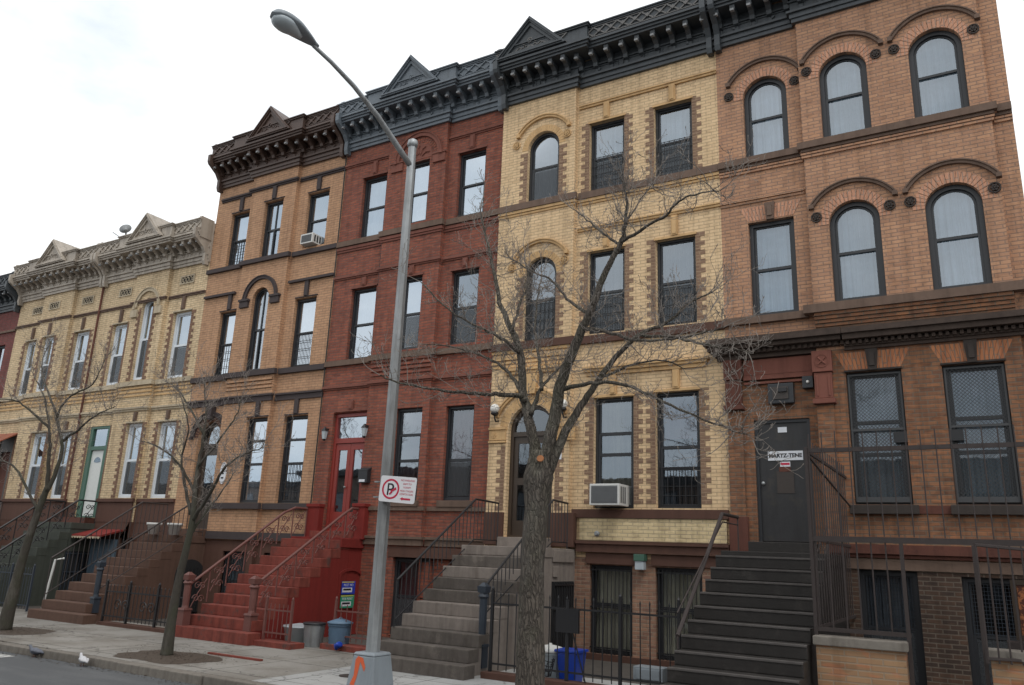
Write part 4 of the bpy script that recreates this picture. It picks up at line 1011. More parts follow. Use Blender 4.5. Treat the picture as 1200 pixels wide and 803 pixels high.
def newel(t, x, y, z0, z1, mat, w=.13):
    return MB().taper(x, y, z0, z0 + .32, w * 1.25, w * 1.2).taper(x, y, z0 + .321, z0 + .36, w * 1.45, w * 1.3).lathe((x, y, z0 + .36), [(w * .5, 0), (w * .42, .05), (w * .5, (z1 - z0) * .25), (w * .5, (z1 - z0) - .62), (w * .72, (z1 - z0) - .58), (w * .5, (z1 - z0) - .52)], 10).taper(x, y, z1 - .16, z1 - .06, w * 1.15, w * 1.3).taper(x, y, z1 - .059, z1, w * 1.1, w * .3).build('newel_post', mat, t)

# brown house: dark painted steps
def zst(y0, run, zf, rise, n, top): return lambda y: (0 if y < y0 else min(top, zf + rise * math.floor((y - y0) / run)) if y < y0 + run * n else top)
def zsl(y0, run, zf, rise, n, top): return lambda y: max(0, min(top, zf + rise * (y - y0) / run))
t = stoop('dark painted stoop with worn step edges leading to the black steel door', -3.72, -2.08, -5.1, .289, .2, .18, 11, ['step_dark'], 2.08, cheek='step_dark', nose='step_dark_nose')
MB().box(-3.6, -2.52, -.62, -.001, 2.082, 2.27).build('door_step', 'step_dark', t, bevel=.012)
zf = zsl(-5.1, .289, .2, .18, 11, 2.08)
railing(t, -3.68, [(-4.2, .92), (-1.9, 2.66), (-.95, 2.66)], 'iron_rust', zf, sp=3, r=.03, low=.45)
railing(t, -2.14, [(-3.1, 1.12), (-1.55, 2.2)], 'iron_rust', zf, sp=3, r=.03, low=.4)
# yellow house: patched brownstone steps
t = stoop('patched grey brownstone stoop below the yellow house doorway, beside the big tree', -9.02, -7.22, -4.12, .29, .2, .205, 9, (lambda k: 'step_pale' if k in (3, 4, 7, 99) else 'step_brown'), 2.04, wide=(.3, .12), arch=(-1.0, -.1, 1.42, 0), cheek='step_pale')
MB().box(-8.8, -7.7, -.5, -.13, 2.042, 2.24).build('door_step', 'step_pale', t, bevel=.012)
MB().box(-7.235, -7.2, -1.0, -.1, 1.78, 2.0).box(-7.235, -7.205, -.98, -.78, 1.5, 1.7).build('block_course', 'step_pale', t, bevel=.01)
zf = zsl(-4.12, .29, .2, .205, 9, 2.04)
railing(t, -8.95, [(-3.55, 1.38), (-1.15, 2.96), (-.25, 2.94)], 'iron', zf, sp=.13)
railing(t, -7.30, [(-3.30, 1.35), (-.90, 2.96), (-.25, 2.94)], 'iron', zf, sp=.13)
newel(t, -7.28, -3.35, .1, 1.42, 'iron_blue')
# red house
t = stoop('red painted stoop with curling iron railings below the red double door', -14.62, -12.72, -3.55, .295, .22, .205, 10, ['step_red'], 2.12, wide=(.1, .25), cheek='stone_red', arch=None)
MB().box(-14.3, -12.9, -.3, -.001, 2.122, 2.27).build('door_step', 'step_red', t, bevel=.012)
m = MB(); m.plate(outline(-.85, -.05, .0, 1.45, .16), [outline(-.79, -.11, .02, 1.39, .14)], 0, .035); m.v = [(-12.74 + y, x, z) for x, y, z in m.v]; m.build('walled_archway', 'stone_red', t)
MB().box(-12.74, -12.69, -.9, -.02, 1.9, 2.1).build('landing_edge', 'stone_red', t, bevel=.01)
zf = zsl(-3.55, .295, .22, .205, 10, 2.12)
railing(t, -14.55, [(-3.35, 1.05), (-.95, 2.66), (-.6, 2.8), (-.2, 2.8)], 'iron_maroon', zf, bal='scroll', r=.03)
railing(t, -12.82, [(-3.1, 1.15), (-.75, 2.66), (-.5, 2.8), (-.2, 2.8)], 'iron_maroon', zf, bal='scroll', r=.03)
for x in (-14.55, -12.82): newel(t, x, -3.42 if x < -14 else -3.2, .2, 1.28, 'iron_maroon', .15)
# orange house
t = stoop('brown painted stoop with plain black railings and white flower pots at its top', -20.0, -18.22, -3.55, .30, .2, .205, 9, ['step_umber'], 2.05, wide=(.0, .45), arch=(-.95, -.05, 1.45, .4), cheek='step_umber')
MB().box(-19.5, -18.3, -.35, -.001, 2.052, 2.24).build('door_step', 'step_umber', t, bevel=.012)
zf = zsl(-3.55, .30, .2, .205, 9, 2.05)
railing(t, -19.93, [(-3.25, 1.38), (-1.0, 2.9), (-.2, 2.9)], 'iron_rust', zf, sp=.13)
railing(t, -18.30, [(-3.05, 1.38), (-.6, 2.95), (-.2, 2.95)], 'iron_rust', zf, sp=.13)
newel(t, -18.28, -3.0, .2, 1.40, 'iron_blue'); 
# cream house with green door
t = stoop('grey-green stone stoop with black scroll railings and a red canopy at its side', -25.2, -23.3, -3.4, .28, .2, .23, 9, ['step_green'], 2.32, cheek='step_green', arch=(-.9, -.05, 1.5, 0), gate='iron_blue')
MB().box(-24.7, -23.5, -.35, -.001, 2.322, 2.49).build('door_step', 'stone_rust', t)
zf = zsl(-3.4, .28, .2, .23, 9, 2.32)
railing(t, -23.36, [(-3.3, 1.0), (-.72, 2.98), (-.1, 2.98)], 'iron', zf, bal='scroll', r=.028)
railing(t, -25.1, [(-3.3, 1.0), (-.72, 2.98), (-.1, 2.98)], 'iron', zf, bal='scroll', r=.028)
newel(t, -23.36, -3.3, .0, 1.1, 'iron')
t = stoop('weathered stoop with black railing partly cut off at the left edge', -30.2, -28.6, -3.3, .28, .2, .23, 9, ['stone_rust'], 2.32, cheek='step_umber')
zf = zsl(-3.3, .28, .2, .23, 9, 2.32)
railing(t, -28.68, [(-3.2, 1.0), (-.72, 2.98), (-.1, 2.98)], 'iron', zf, bal='scroll', r=.028)
# red scalloped canopy over the basement entrance
t = thing('door_canopy', 'small red canopy with scalloped edge over the blue basement entrance', 'canopy', (-22.3, -.3, 1.9))
MB().prism([(0, 2.2), (-.8, 1.98), (-.8, 1.93), (0, 2.15)], -23.28, -21.9).build('canopy', 'stone_red', t)
m = MB()
for k in range(11): x = -23.28 + 1.38 * (k + .5) / 11; m.arc(x, 1.94, .001, .06, -.81, -.80, 180, 360, 8)
m.build('valance', 'stone_cream', t)
t = thing('basement_gate', 'dull blue plank basement door under the small red canopy', 'gate', (-22.5, -.25, 0))
m = MB()
for k in range(9): m.box(-23.05 + k * .135, -22.925 + k * .135, -.3, -.26, .02, 1.88)
m.build('door_panel', 'door_blue', t); MB().box(-22.6, -22.4, -.32, -.302, 1.0, 1.1).build('letter_slot', 'iron', t)
t = thing('drain_pipe', 'white vertical pipe standing beside the cream house stoop', 'pipe', (-21.4, -2.2, 0))
MB().tube([(-21.4, -2.4, 0), (-21.35, -2.3, 1.3), (-21.3, -2.1, 1.34)], .03, 8).build('pipe', 'white_plastic', t)

# ================================================================== FENCES AND WALLS
def fence(name, label, x0, x1, y, z0, z1, mat, sp=.13, posts=(), rails=(.12, -.12), spear=.07, cat='fence', pr=.009, group=None, postr=.022):
    t = thing(name, label, cat, ((x0 + x1) / 2, y, 0), group)
    n = int((x1 - x0) / sp)
    for rr in rails:
        z = z0 + rr if rr > 0 else z1 + rr
        MB().box(x0, x1, y - .012, y + .012, z - .014, z + .014).build('rail', mat, t)
    for k in range(n + 1):
        x = x0 + (x1 - x0) * k / n
        m = MB().tube([(x, y, z0 + .03), (x, y, z1)], pr, 5)
        if spear: m.tube([(x, y, z1), (x, y, z1 + spear * .4), (x, y, z1 + spear)], [pr, pr * 1.5, .002], 5)
        m.build('picket', mat, t)
    for x in posts: MB().box(x - postr, x + postr, y - postr, y + postr, z0 - .02, z1 + .08).lathe((x, y, z1 + .08), [(postr, 0), (postr * 1.2, .03), (.004, .07)], 8).build('post', mat, t)
    return t
f = fence('areaway_fence', 'black iron picket fence with latch box in front of the yellow house basement', -6.95, -3.85, -3.6, .1, 1.24, 'iron', .145, (-6.95, -6.22, -4.75, -3.86))
MB().box(-5.78, -5.4, -3.66, -3.61, .78, 1.12).build('latch_box', 'iron', f)
MB().tube([(-5.6, -3.62, .1), (-5.6, -3.62, 1.25)], .03, 6).tube([(-5.55, -3.62, .9), (-5.3, -3.6, .1)], .012, 5).build('gate_stile', 'iron', f)
MB().box(-7.05, -3.8, -3.72, -3.48, -.02, .1).build('kerb_base', 'stone_umber', f, bevel=.01)
f = fence('areaway_gate', 'low maroon iron gate beside the foot of the red stoop', -12.42, -11.72, -3.2, .12, .78, 'iron_maroon', .1, (-12.42, -11.72), spear=0, cat='gate')
MB().box(-12.5, -11.5, -3.4, -3.0, -.02, .1).build('kerb_base', 'step_red', f, bevel=.01)
f = fence('areaway_fence', 'low maroon iron fence right of the bins at the red house', -11.15, -10.0, -2.6, .12, .82, 'iron_maroon', .13, (-11.15, -10.0), spear=0)
MB().box(-11.3, -9.85, -2.8, -2.4, -.02, .1).build('kerb_base', 'step_red', f, bevel=.01)
f = fence('areaway_fence', 'black iron fence and gate between the brown and red stoops', -17.6, -14.9, -3.2, .08, .85, 'iron', .125, (-17.6, -16.75, -15.75, -14.9), spear=.05)
for x0 in (-17.1, -16.2): 
    m = MB(); scroll(m, -3.22, (x0, .45), .13, 1.4, 1, .012, 0, 'y'); scroll(m, -3.22, (x0 + .3, .45), .13, 1.4, -1, .012, PI, 'y'); m.build('gate_scroll', 'iron', f)
MB().box(-17.65, -14.8, -3.3, -3.05, -.02, .07).build('kerb_base', 'stone_umber', f)
fence('areaway_fence', 'black iron fence before the blue basement door of the cream house', -23.1, -21.2, -2.9, .05, 1.05, 'iron_blue', .125, (-23.1, -22.2, -21.2), spear=.05)
fence('areaway_fence', 'black iron fence left of the grey-green stoop, farthest on the left', -28.4, -25.4, -2.9, .05, 1.05, 'iron_blue', .125, (-28.4, -25.4), spear=.05)
# tall cage fence with brick piers in front of the brown house
t = thing('security_fence', 'tall brown iron security cage in front of the brown house windows', 'fence', (-.4, -3.7, 0))
Y = -3.7; XL = -2.0; XR = 3.2
for z, w_ in ((3.40, .028), (2.24, .035)): MB().box(XL, XR, Y - .018, Y + .018, z - w_, z + w_).build('rail', 'iron_rust', t)
MB().box(XL, -.9, Y - .018, Y + .018, 1.09, 1.14).build('rail', 'iron_rust', t)
n = int((XR - XL) / .17)
for k in range(n + 1):
    x = XL + .04 + k * .17
    MB().tube([(x, Y - .022, 2.28), (x, Y - .022, 3.62 + .04 * random.random())], .0085, 5).build('picket', 'iron_rust', t)
    if x < -.9 or x > .45:
        MB().tube([(x, Y, 1.1), (x, Y, 2.22)], .010, 5).build('picket', 'iron_rust', t)
for x, z0, z1 in ((XL, 1.0, 3.45), (-.93, 0, 2.22), (-.14, 0, 2.2), (.44, .9, 2.22), (XR, 0, 3.4)): MB().box(x - .022, x + .022, Y - .022, Y + .022, z0, z1).build('post', 'iron_rust', t)
# side return to the facade
for z in (3.40, 2.24, 1.12): MB().box(XL - .015, XL + .015, Y + .02, -.14, z - .02, z + .02).build('rail', 'iron_rust', t)
for k in range(17):
    y = Y + .15 + k * .2; MB().tube([(XL, y, 1.1), (XL, y, 3.58)], .0085, 5).build('picket', 'iron_rust', t)
MB().tube([(XL, Y, 3.36), (XL + .05, -.2, 2.9)], .018, 5).build('brace', 'iron_rust', t)
t = thing('iron_gate', 'brown barred iron gate hanging below the cage rail at the right edge', 'gate', (.1, -4.0, 0))
m = MB()
xs = [-.12 + k * .115 for k in range(6)]
for k, x in enumerate(xs): MB().tube([(x, -4.0 + .25 * k / 6, .9), (x, -4.0 + .25 * k / 6, 2.2)], .011 if k else .02, 5).build('bar', 'iron_rust', t)
MB().tube([(-.12, -4.0, 2.2), (xs[-1], -3.78, 2.16)], .02, 5).build('gate_rail', 'iron_rust', t); MB().tube([(-.12, -4.0, .95), (xs[-1], -3.78, .95)], .02, 5).build('gate_rail', 'iron_rust', t)
for i, (a, b, lab) in enumerate(((-2.02, -.94, 'tan brick garden wall with pale stone cap beside the dark stoop'), (-.12, 3.2, 'tan brick garden wall with pale stone cap at the right edge'))):
    t = thing('garden_wall', lab, 'wall', ((a + b) / 2, -3.75, 0), 'low brick garden walls')
    MB().box(a + .03, b - .03, -3.85, -3.6, -.02, .93).build('wall', 'brick_tan', t)
    MB().box(a, b, -3.89, -3.56, .932, 1.04).build('coping', 'kerb', t, bevel=.012)
t = thing('framed_picture', 'dark framed orange picture leaning behind the bars at right edge', 'picture', (.45, -3.2, 1.1))
MB().plate(outline(.2, .75, 1.12, 1.82), [outline(.26, .69, 1.18, 1.76)], -3.22, -3.18).build('frame', 'door_brown', t)
MB().box(.262, .688, -3.2, -3.19, 1.182, 1.758).build('print', 'poster_art', t)
MB().box(.1, .9, -3.3, -3.0, 1.0, 1.1).box(.15, .2, -3.3, -3.0, -.02, 1.0).box(.8, .85, -3.3, -3.0, -.02, 1.0).build('shelf', 'iron_rust', t)

# ================================================================== STREET LAMP AND SIGN
PX, PY = -7.57, -5.75
t = thing('street_lamp', 'tall galvanised street lamp with curved arm and cobra head', 'street lamp', (PX, PY, 0))
b = MB().taper(PX, PY, 0, .06, .52, .52).taper(PX, PY, .06, .46, .47, .37).taper(PX, PY, .461, .50, .39, .34).build('base', 'galv_paint', t, bevel=.02)
m = MB(); m.v = [(PX - .10, PY - .30, .12), (PX - .02, PY - .30, .12), (PX + .02, PY - .262, .42), (PX + .0, PY - .26, .46), (PX - .08, PY - .26, .455), (PX - .11, PY - .283, .3)]
def bz(x, z): return (x + .03, PY - (.235 - .05 * (z - .06) / .40) - .004, z)
m = MB(); P = [bz(PX - .20, .08), bz(PX - .12, .08), bz(PX - .09, .2), bz(PX - .07, .38), bz(PX + .02, .26), bz(PX + .03, .32), bz(PX - .03, .43), bz(PX - .12, .45), bz(PX - .16, .40), bz(PX - .15, .2)]
m.v = P; m.f = [tuple(range(len(P)))]; m.build('spray_mark', 'paint_orange', b)
MB().tube([(PX, PY, .5), (PX, PY, 1.2), (PX, PY, 8.4)], [.104, .098, .068], 8).build('pole', 'galv', t)
MB().lathe((PX, PY, 8.4), [(.082, -.06), (.09, 0), (.08, .05), (.02, .09)], 12).build('pole_cap', 'galv', t, smooth=True)
A = [(PX, PY, 7.98), (PX, PY - .35, 8.15), (PX, PY - .9, 8.42), (PX, PY - 1.5, 8.62), (PX, PY - 2.0, 8.72), (PX, PY - 2.38, 8.76)]
MB().tube(A, [.05, .05, .042, .036, .032, .03], 10).build('arm', 'galv', t, smooth=True)
# lamp head: flattened tear-drop body
def tear(scale, zoff, y0, L, wd, ht, flat, n=18, seg=14):
    m = MB(); base = 0
    for i in range(seg + 1):
        f = i / seg; y = y0 - L * f
        w = wd * (.22 + .78 * min(1, max(0, (f - .05) / .5)) ** .8) * math.sqrt(max(0, 1 - max(0, (f - .62) / .38) ** 2)) + .004
        hh = ht * (.35 + .65 * min(1, f / .45)) * math.sqrt(max(0, 1 - max(0, (f - .7) / .3) ** 2)) + .003
        for k in range(n):
            a = 2 * PI * k / n; z = math.sin(a) * hh
            if z < 0: z *= flat
            m.v.append((PX + math.cos(a) * w * scale, y, zoff + z))
    for i in range(seg):
        for k in range(n): k2 = (k + 1) % n; m.f.append((i * n + k, i * n + k2, (i + 1) * n + k2, (i + 1) * n + k))
    m.f.append(tuple(range(n))); m.f.append(tuple(seg * n + k for k in range(n))[::-1])
    return m
hd = tear(1, 8.78, PY - 2.3, .86, .175, .12, .35).build('lamp_head', 'galv_paint', t, smooth=True)
tear(.86, 8.745, PY - 2.62, .50, .175, .07, 1.2).build('lens', 'bin_clear', hd, smooth=True)
MB().lathe((PX, PY - 2.62, 8.88), [(.035, 0), (.035, .06), (.01, .075)], 10).build('photocell', 'stone_rust', hd)
# parking sign
sx0, sx1, sz0, sz1 = PX + .03, PX + .62, 2.56, 2.93; sy = PY - .16
t = thing('parking_sign', 'white no parking sign with red circle clamped to the street lamp', 'sign', (PX, sy, 2.74))
XD = Vector((1, .12, -.07)).normalized(); ND = Vector((.12, -1, 0)).normalized(); ZD = ND.cross(XD) * -1
ZD = Vector((.07, 0, 1)).normalized()
def sp(u, v, d=0): return tuple(Vector((sx0, sy, 2.745)) + XD * u + ZD * v + Vector((0, -1, 0)) * d)
def splate(m, poly, d0, d1):
    n = len(m.v); L = len(poly); m.v += [sp(u, v, d1) for u, v in poly] + [sp(u, v, d0) for u, v in poly]
    m.f += [tuple(range(n, n + L)), tuple(range(n + 2 * L - 1, n + L - 1, -1))] + [(n + i, n + (i + 1) % L, n + L + (i + 1) % L, n + L + i) for i in range(L)]
def rrect(u0, u1, v0, v1, r, n=4):
    P = []
    for cx, cy, a in ((u1 - r, v0 + r, -90), (u1 - r, v1 - r, 0), (u0 + r, v1 - r, 90), (u0 + r, v0 + r, 180)):
        for i in range(n + 1): P.append((cx + r * math.cos(R(a + 90 * i / n)), cy + r * math.sin(R(a + 90 * i / n))))
    return P
m = MB(); splate(m, rrect(0, .60, -.185, .185, .03), 0, .006); m.build('sign_board', 'sign_white', t)
m = MB()
for i in range(28):
    a, c = 2 * PI * i / 28, 2 * PI * (i + 1) / 28
    splate(m, [(.185 + .145 * math.cos(a), .145 * math.sin(a)), (.185 + .145 * math.cos(c), .145 * math.sin(c)), (.185 + .118 * math.cos(c), .118 * math.sin(c)), (.185 + .118 * math.cos(a), .118 * math.sin(a))], .0062, .0085)
splate(m, [(.20, -.05), (.285, .0), (.27, .03), (.185, -.025)][::1], .0092, .0105)
splate(m, [(.18, -.085), (.225, -.05), (.205, -.03), (.165, -.065)], .0092, .0105)
splate(m, [(.36, -.125), (.40, -.10), (.40, -.113), (.53, -.113), (.53, -.14), (.40, -.14), (.40, -.152)], .0062, .0085)
m.build('red_symbol', 'sign_red', t)
m = MB(); 
for i in range(14):
    a, c = R(-90 + 180 * i / 14), R(-90 + 180 * (i + 1) / 14)
    splate(m, [(.185 + .055 * math.cos(a), .03 + .05 * math.sin(a)), (.185 + .055 * math.cos(c), .03 + .05 * math.sin(c)), (.18 + .03 * math.cos(c), .03 + .028 * math.sin(c)), (.18 + .03 * math.cos(a), .03 + .028 * math.sin(a))], .0062, .008)
splate(m, [(.13, -.09), (.155, -.09), (.155, .08), (.13, .08)], .0062, .008); splate(m, [(.156, .058), (.186, .058), (.186, .08), (.156, .08)], .0062, .008); splate(m, [(.156, -.02), (.186, -.02), (.186, .002), (.156, .002)], .0062, .008)
m.build('parking_letter', 'sign_black', t)
for k, (tx, v) in enumerate((('NO PARKING', .135), ('8AM TO', .085), ('9:30AM', .035), ('MON THURS', -.015), ('SANITATION', -.06))):
    add_text(tx, .038, 'sign_red', t, 'lettering', sp(.455, v, .0075), XD, ZD, .0005)
MB().tube([(PX - .14, PY, 2.84), (PX - .1, PY - .13, 2.84), (PX + .1, PY - .14, 2.84), (PX + .14, PY, 2.84)], .014, 4).tube([(PX - .14, PY, 2.62), (PX - .1, PY - .13, 2.62), (PX + .1, PY - .14, 2.62), (PX + .14, PY, 2.62)], .014, 4).build('clamp', 'galv', t)

# ================================================================== BINS, POTS, SMALL THINGS
def bin_(name, label, x, y, r0, r1, h, mat, cat='bin', lid=None, rim=None, z=0, group=None):
    t = thing(name, label, cat, (x, y, z), group)
    m = MB(); pr = [(r0 * .98, 0)]
    for k in range(6): pr += [(r0 + (r1 - r0) * (k + .2) / 6, h * (k + .2) / 6), (r0 + (r1 - r0) * (k + .5) / 6 + .008, h * (k + .5) / 6)]
    pr += [(r1, h), (r1 - .02, h - .005), (r1 - .03, h - .12)]
    m.lathe((x, y, z), pr, 20); m.build('bin_body', mat, t, smooth=True)
    MB().lathe((x, y, z + h), [(r1 + .015, -.03), (r1 + .015, .005), (r1 - .01, .008)], 20).build('rim', rim or mat, t, smooth=True)
    if lid: MB().lathe((x, y, z + h + .01), [(r1 + .03, 0), (r1 + .03, .03), (r1 * .5, .08), (.03, .1), (.03, .12), (.005, .125)], 20).build('lid', lid, t, smooth=True)
    return t
bin_('trash_can', 'grey metal trash can between the red stoop and blue bin', -11.62, -2.65, .17, .21, .46, 'galv', lid=None, rim='frame_black', z=-.02)
bin_('trash_can', 'grey-blue plastic trash can with lid beside the red house', -11.05, -2.55, .18, .22, .47, 'bin_blue', lid='bin_blue', z=-.02)
t = thing('plastic_tub', 'wide white-rimmed tub behind the low maroon gate', 'tub', (-12.2, -2.5, 0))
MB().lathe((-12.2, -2.45, 0), [(.26, 0), (.32, .3), (.34, .31), (.34, .34), (.3, .335), (.05, .38)], 20).build('tub_body', 'bin_clear', t, smooth=True)
bg = thing('plastic_bag', 'small blue bag lying at the foot of the blue trash can', 'bag', (-10.78, -2.85, 0))
m = sphere(MB(), (0, 0, 0), .08, 10); m.v = [(x * (1 + .3 * math.sin(29 * z + 15 * x)), y * (1 + .25 * math.sin(38 * x)), z * .8 + .02 * math.sin(40 * x)) for x, y, z in m.v]
m.v = [(x - 10.78, y - 2.88, z + .1) for x, y, z in m.v]; m.build('bag_body', 'blue_plastic', bg)
bin_('recycling_tub', 'clear lidded recycling tub with white rim behind the tree', -6.15, -3.1, .22, .27, .42, 'bin_clear', lid='white_plastic')
bg = thing('recycling_bin', 'bright blue square recycling bin behind the picket fence', 'bin', (-5.75, -3.15, 0))
MB().taper(-5.75, -3.15, 0, .46, .26, .36).build('bin_body', 'blue_plastic', bg, bevel=.02)
MB().taper(-5.75, -3.15, .461, .50, .41, .40).build('rim', 'blue_plastic', bg, bevel=.012)
t = thing('wire_basket', 'tangled black wire basket in front of the clear tub', 'basket', (-6.1, -3.35, .1))
for k in range(4): 
    m = MB(); z = .12 + k * .07; m.tube([(-6.12 + (.14 + .02 * k) * math.cos(a), -3.4 + .1 * math.sin(a), z + .015 * math.sin(3 * a)) for a in [2 * PI * i / 18 for i in range(19)]], .007, 4); m.build('hoop', 'iron', t)
m = MB()
for i in range(12): a = 2 * PI * i / 12; m.tube([(-6.12 + .14 * math.cos(a), -3.4 + .1 * math.sin(a), .1), (-6.12 + .2 * math.cos(a + .3), -3.4 + .13 * math.sin(a + .3), .36)], .006, 4)
m.build('wires', 'iron', t)
t = thing('gas_meter', 'small grey utility box on the pavement inside the picket fence', 'utility box', (-4.9, -2.0, 0))
MB().box(-5.15, -4.65, -2.1, -1.8, 0, .22).box(-5.1, -4.7, -2.12, -2.1, .03, .19).build('box', 'galv_paint', t, bevel=.015)
for i, (x, lab) in enumerate(((-19.35, 'white flower pot left of the orange house door'), (-18.5, 'white flower pot right of the orange house door'))):
    t = thing('flower_pot', lab, 'flower pot', (x, -.9, 2.05), 'white pots on the stoop landing')
    MB().lathe((x, -.95, 2.055), [(.12, 0), (.17, .24), (.2, .245), (.2, .3), (.16, .3), (.15, .26)], 18).build('pot', 'white_plastic', t, smooth=True)
    MB().lathe((x, -.95, 2.31), [(.155, 0), (.1, .02), (.01, .03)], 12).build('soil', 'dirt', t)
t = thing('house_sign', 'pale oval plaque on the orange wall right of the orange house door', 'sign', (-17.85, -.13, 3.6))
m = MB(); m.plate([(-17.88 + .12 * math.cos(a), 3.75 + .3 * math.sin(a)) for a in [2 * PI * i / 20 for i in range(20)]], [], -.15, -.122); m.build('plaque', 'paper', t)
for k in range(3): MB().box(-17.93, -17.83, -.155, -.1505, 3.6 + k * .12, 3.64 + k * .12).build('plaque_mark', 'sign_black', t)
# posters on the red stoop wall
def poster(label, y0, y1, z0, z1, mat, lines):
    t = thing('poster', label, 'poster', (-12.7, (y0 + y1) / 2, z0), 'posters on the red stoop side')
    x = -12.70
    MB().box(x, x + .004, y0, y1, z0, z1).build('sheet', mat, t)
    MB().box(x + .0045, x + .006, y0 + .03, y1 - .1, z0 + .04, z0 + (z1 - z0) * .5).build('pale_panel', 'paper', t)
    MB().box(x + .0065, x + .008, y0 + .06, y1 - .14, z0 + .08, z0 + .12).build('print_bar', 'sign_black', t)
    MB().box(x + .0045, x + .006, y0 + .01, y1 - .04, z1 - .03, z1 - .008).build('yellow_band', 'poster_yellow', t)
    add_text(lines, .075, 'paper', t, 'lettering', (x + .006, (y0 + y1) / 2, z1 - .085), (0, 1, 0), (0, 0, 1), .001)
poster('blue poster with pale panel on the red stoop side, above the green one', -.76, -.3, .88, 1.16, 'poster_blue', 'POST NO')
poster('green poster with pale panel on the red stoop side, below the blue one', -.76, -.3, .58, .86, 'poster_green', 'FOR RENT')
# pigeons
def pigeon(x, y, z, ang, mat, label):
    t = thing('pigeon', label, 'pigeon', (x, y, z), 'pigeons on the road')
    m = MB(); prof = [(-.17, .012, .075), (-.12, .022, .085), (-.06, .045, .095), (0, .058, .10), (.05, .05, .105), (.085, .03, .13), (.10, .024, .16), (.115, .022, .18), (.135, .012, .182), (.155, .003, .175)]
    ca, sa = math.cos(ang), math.sin(ang); P = [(x + u * ca, y + u * sa, z + h_) for u, r_, h_ in prof]
    m.tube(P, [r_ for u, r_, h_ in prof], 10); m.build('body', mat, t, smooth=True)
    for s_ in (-1, 1):
        m = MB().tube([(x + .04 * ca - s_ * .05 * sa, y + .04 * sa + s_ * .05 * ca, z + .11), (x - .06 * ca - s_ * .045 * sa, y - .06 * sa + s_ * .045 * ca, z + .10), (x - .15 * ca - s_ * .015 * sa, y - .15 * sa + s_ * .015 * ca, z + .085)], [.012, .03, .006], 6); m.build('wing', mat, t, smooth=True)
        MB().tube([(x - s_ * .02 * sa, y + s_ * .02 * ca, z + .06), (x - s_ * .02 * sa, y + s_ * .02 * ca, z)], .005, 4).tube([(x - s_ * .02 * sa, y + s_ * .02 * ca, z + .004), (x + .03 * ca - s_ * .02 * sa, y + .03 * sa + s_ * .02 * ca, z + .003)], .004, 4).build('leg', 'stone_redtrim', t)
RZ = -.125
pigeon(-14.31, -6.55, RZ, R(200), 'pigeon', 'dark grey pigeon walking on the road by the pale paint patch')
pigeon(-12.85, -6.6, RZ, R(170), 'pigeon_white', 'black and white pigeon standing by the kerb')
t = tag(MB().box(-10.12, -9.98, -7.0, -6.9, RZ + .002, RZ + .012).build('paper_scrap', 'paper', None), 'crumpled white paper scrap on the road by the kerb', 'litter')

# ================================================================== ACROSS THE STREET (unseen block added to darken lower panes and walls)
M['across'] = brick_mat('dull_grey_brown_brick', (.16, .11, .085), (.12, .085, .07), (.15, .13, .11))
t = thing('brick_building', 'added unseen low brick building across the street, a dark reflection for lower window panes', 'building', (-14, -21, 0))
for i, (a, b, zt) in enumerate(((-62, -36, 5.4), (-35.9, -19, 6.0), (-18.9, -6, 5.3), (-5.9, 9, 5.8), (9.1, 34, 5.6))):
    MB().box(a, b, -30, -20.2, -.1, zt).build('wall', 'across', t); MB().box(a - .1, b + .1, -30.1, -20.0, zt, zt + .35).build('roof', 'roof', t)
    n = int((b - a) / 2.4)
    for k in range(n):
        x = a + (b - a) * (k + .5) / n
        for z in (.9, 3.2):
            w_ = MB().box(x - .55, x + .55, -20.2, -20.12, z, z + 1.8).build('window', 'frame_black', t); MB().box(x - .48, x + .48, -20.12, -20.11, z + .07, z + 1.73).build('pane', 'cur_grey', w_)
# ================================================================== GROUND
struct(MB().box(-150, 150, -150, 150, -.60, -.20).build('ground', 'areaway'))
struct(MB().box(-150, 150, -15.6, -6.50, -.3, RZ).build('road', 'asphalt'))
struct(MB().box(-150, 150, -19.6, -15.75, -.3, .0).build('far_sidewalk', 'sidewalk'))
struct(MB().box(-150, 150, -15.75, -15.6, -.3, .0).build('far_kerb', 'kerb'))
m = MB()
x = -60
random.seed(4)
while x < 30:
    L = 1.2 + random.random() * 1.2; dz = random.uniform(-.02, .004); dy = random.uniform(-.02, .02)
    m.box(x, x + L - .015, -6.50 + dy, -6.31, -.25, -.002 + dz); x += L
struct(m.build('kerb', 'kerb', None, bevel=.015))
m = MB(); m.plate([(-150, -6.305), (-9.3, -6.305), (-9.3, -2.4), (-150, -2.4)], [], -.25, 0); m.v = [(x, z, y) for x, y, z in m.v]
struct(m.build('sidewalk', 'sidewalk'))
m = MB(); m.plate([(-9.29, -6.305), (150, -6.305), (150, -2.4), (-9.29, -2.4)], [], -.25, .001); m.v = [(x, z, y) for x, y, z in m.v]
struct(m.build('sidewalk', 'sidewalk_new'))
struct(MB().box(-150, 150, -2.39, .3, -.25, -.01).build('areaway_floor', 'areaway'))
def blob(name, cx, cy, rx, ry, z0, z1, mat, seed, n=26, sq=.5):
    random.seed(seed); m = MB(); P = []
    for i in range(n):
        a = 2 * PI * i / n; k = 1 + random.uniform(-.1, .1); c, s_ = math.cos(a), math.sin(a); q = max(abs(c), abs(s_)) ** -sq
        P.append((cx + rx * c * q * k, cy + ry * s_ * q * k))
    m.v = [(cx, cy, z1)] + [(x, y, z0) for x, y in P] + [(cx + (x - cx) * .6, cy + (y - cy) * .6, z0 + (z1 - z0) * .7) for x, y in P]
    for i in range(n): j = (i + 1) % n; m.f += [(1 + i, 1 + j, 1 + n + j, 1 + n + i), (1 + n + i, 1 + n + j, 0)]
    return struct(m.build(name, mat, None, smooth=True))
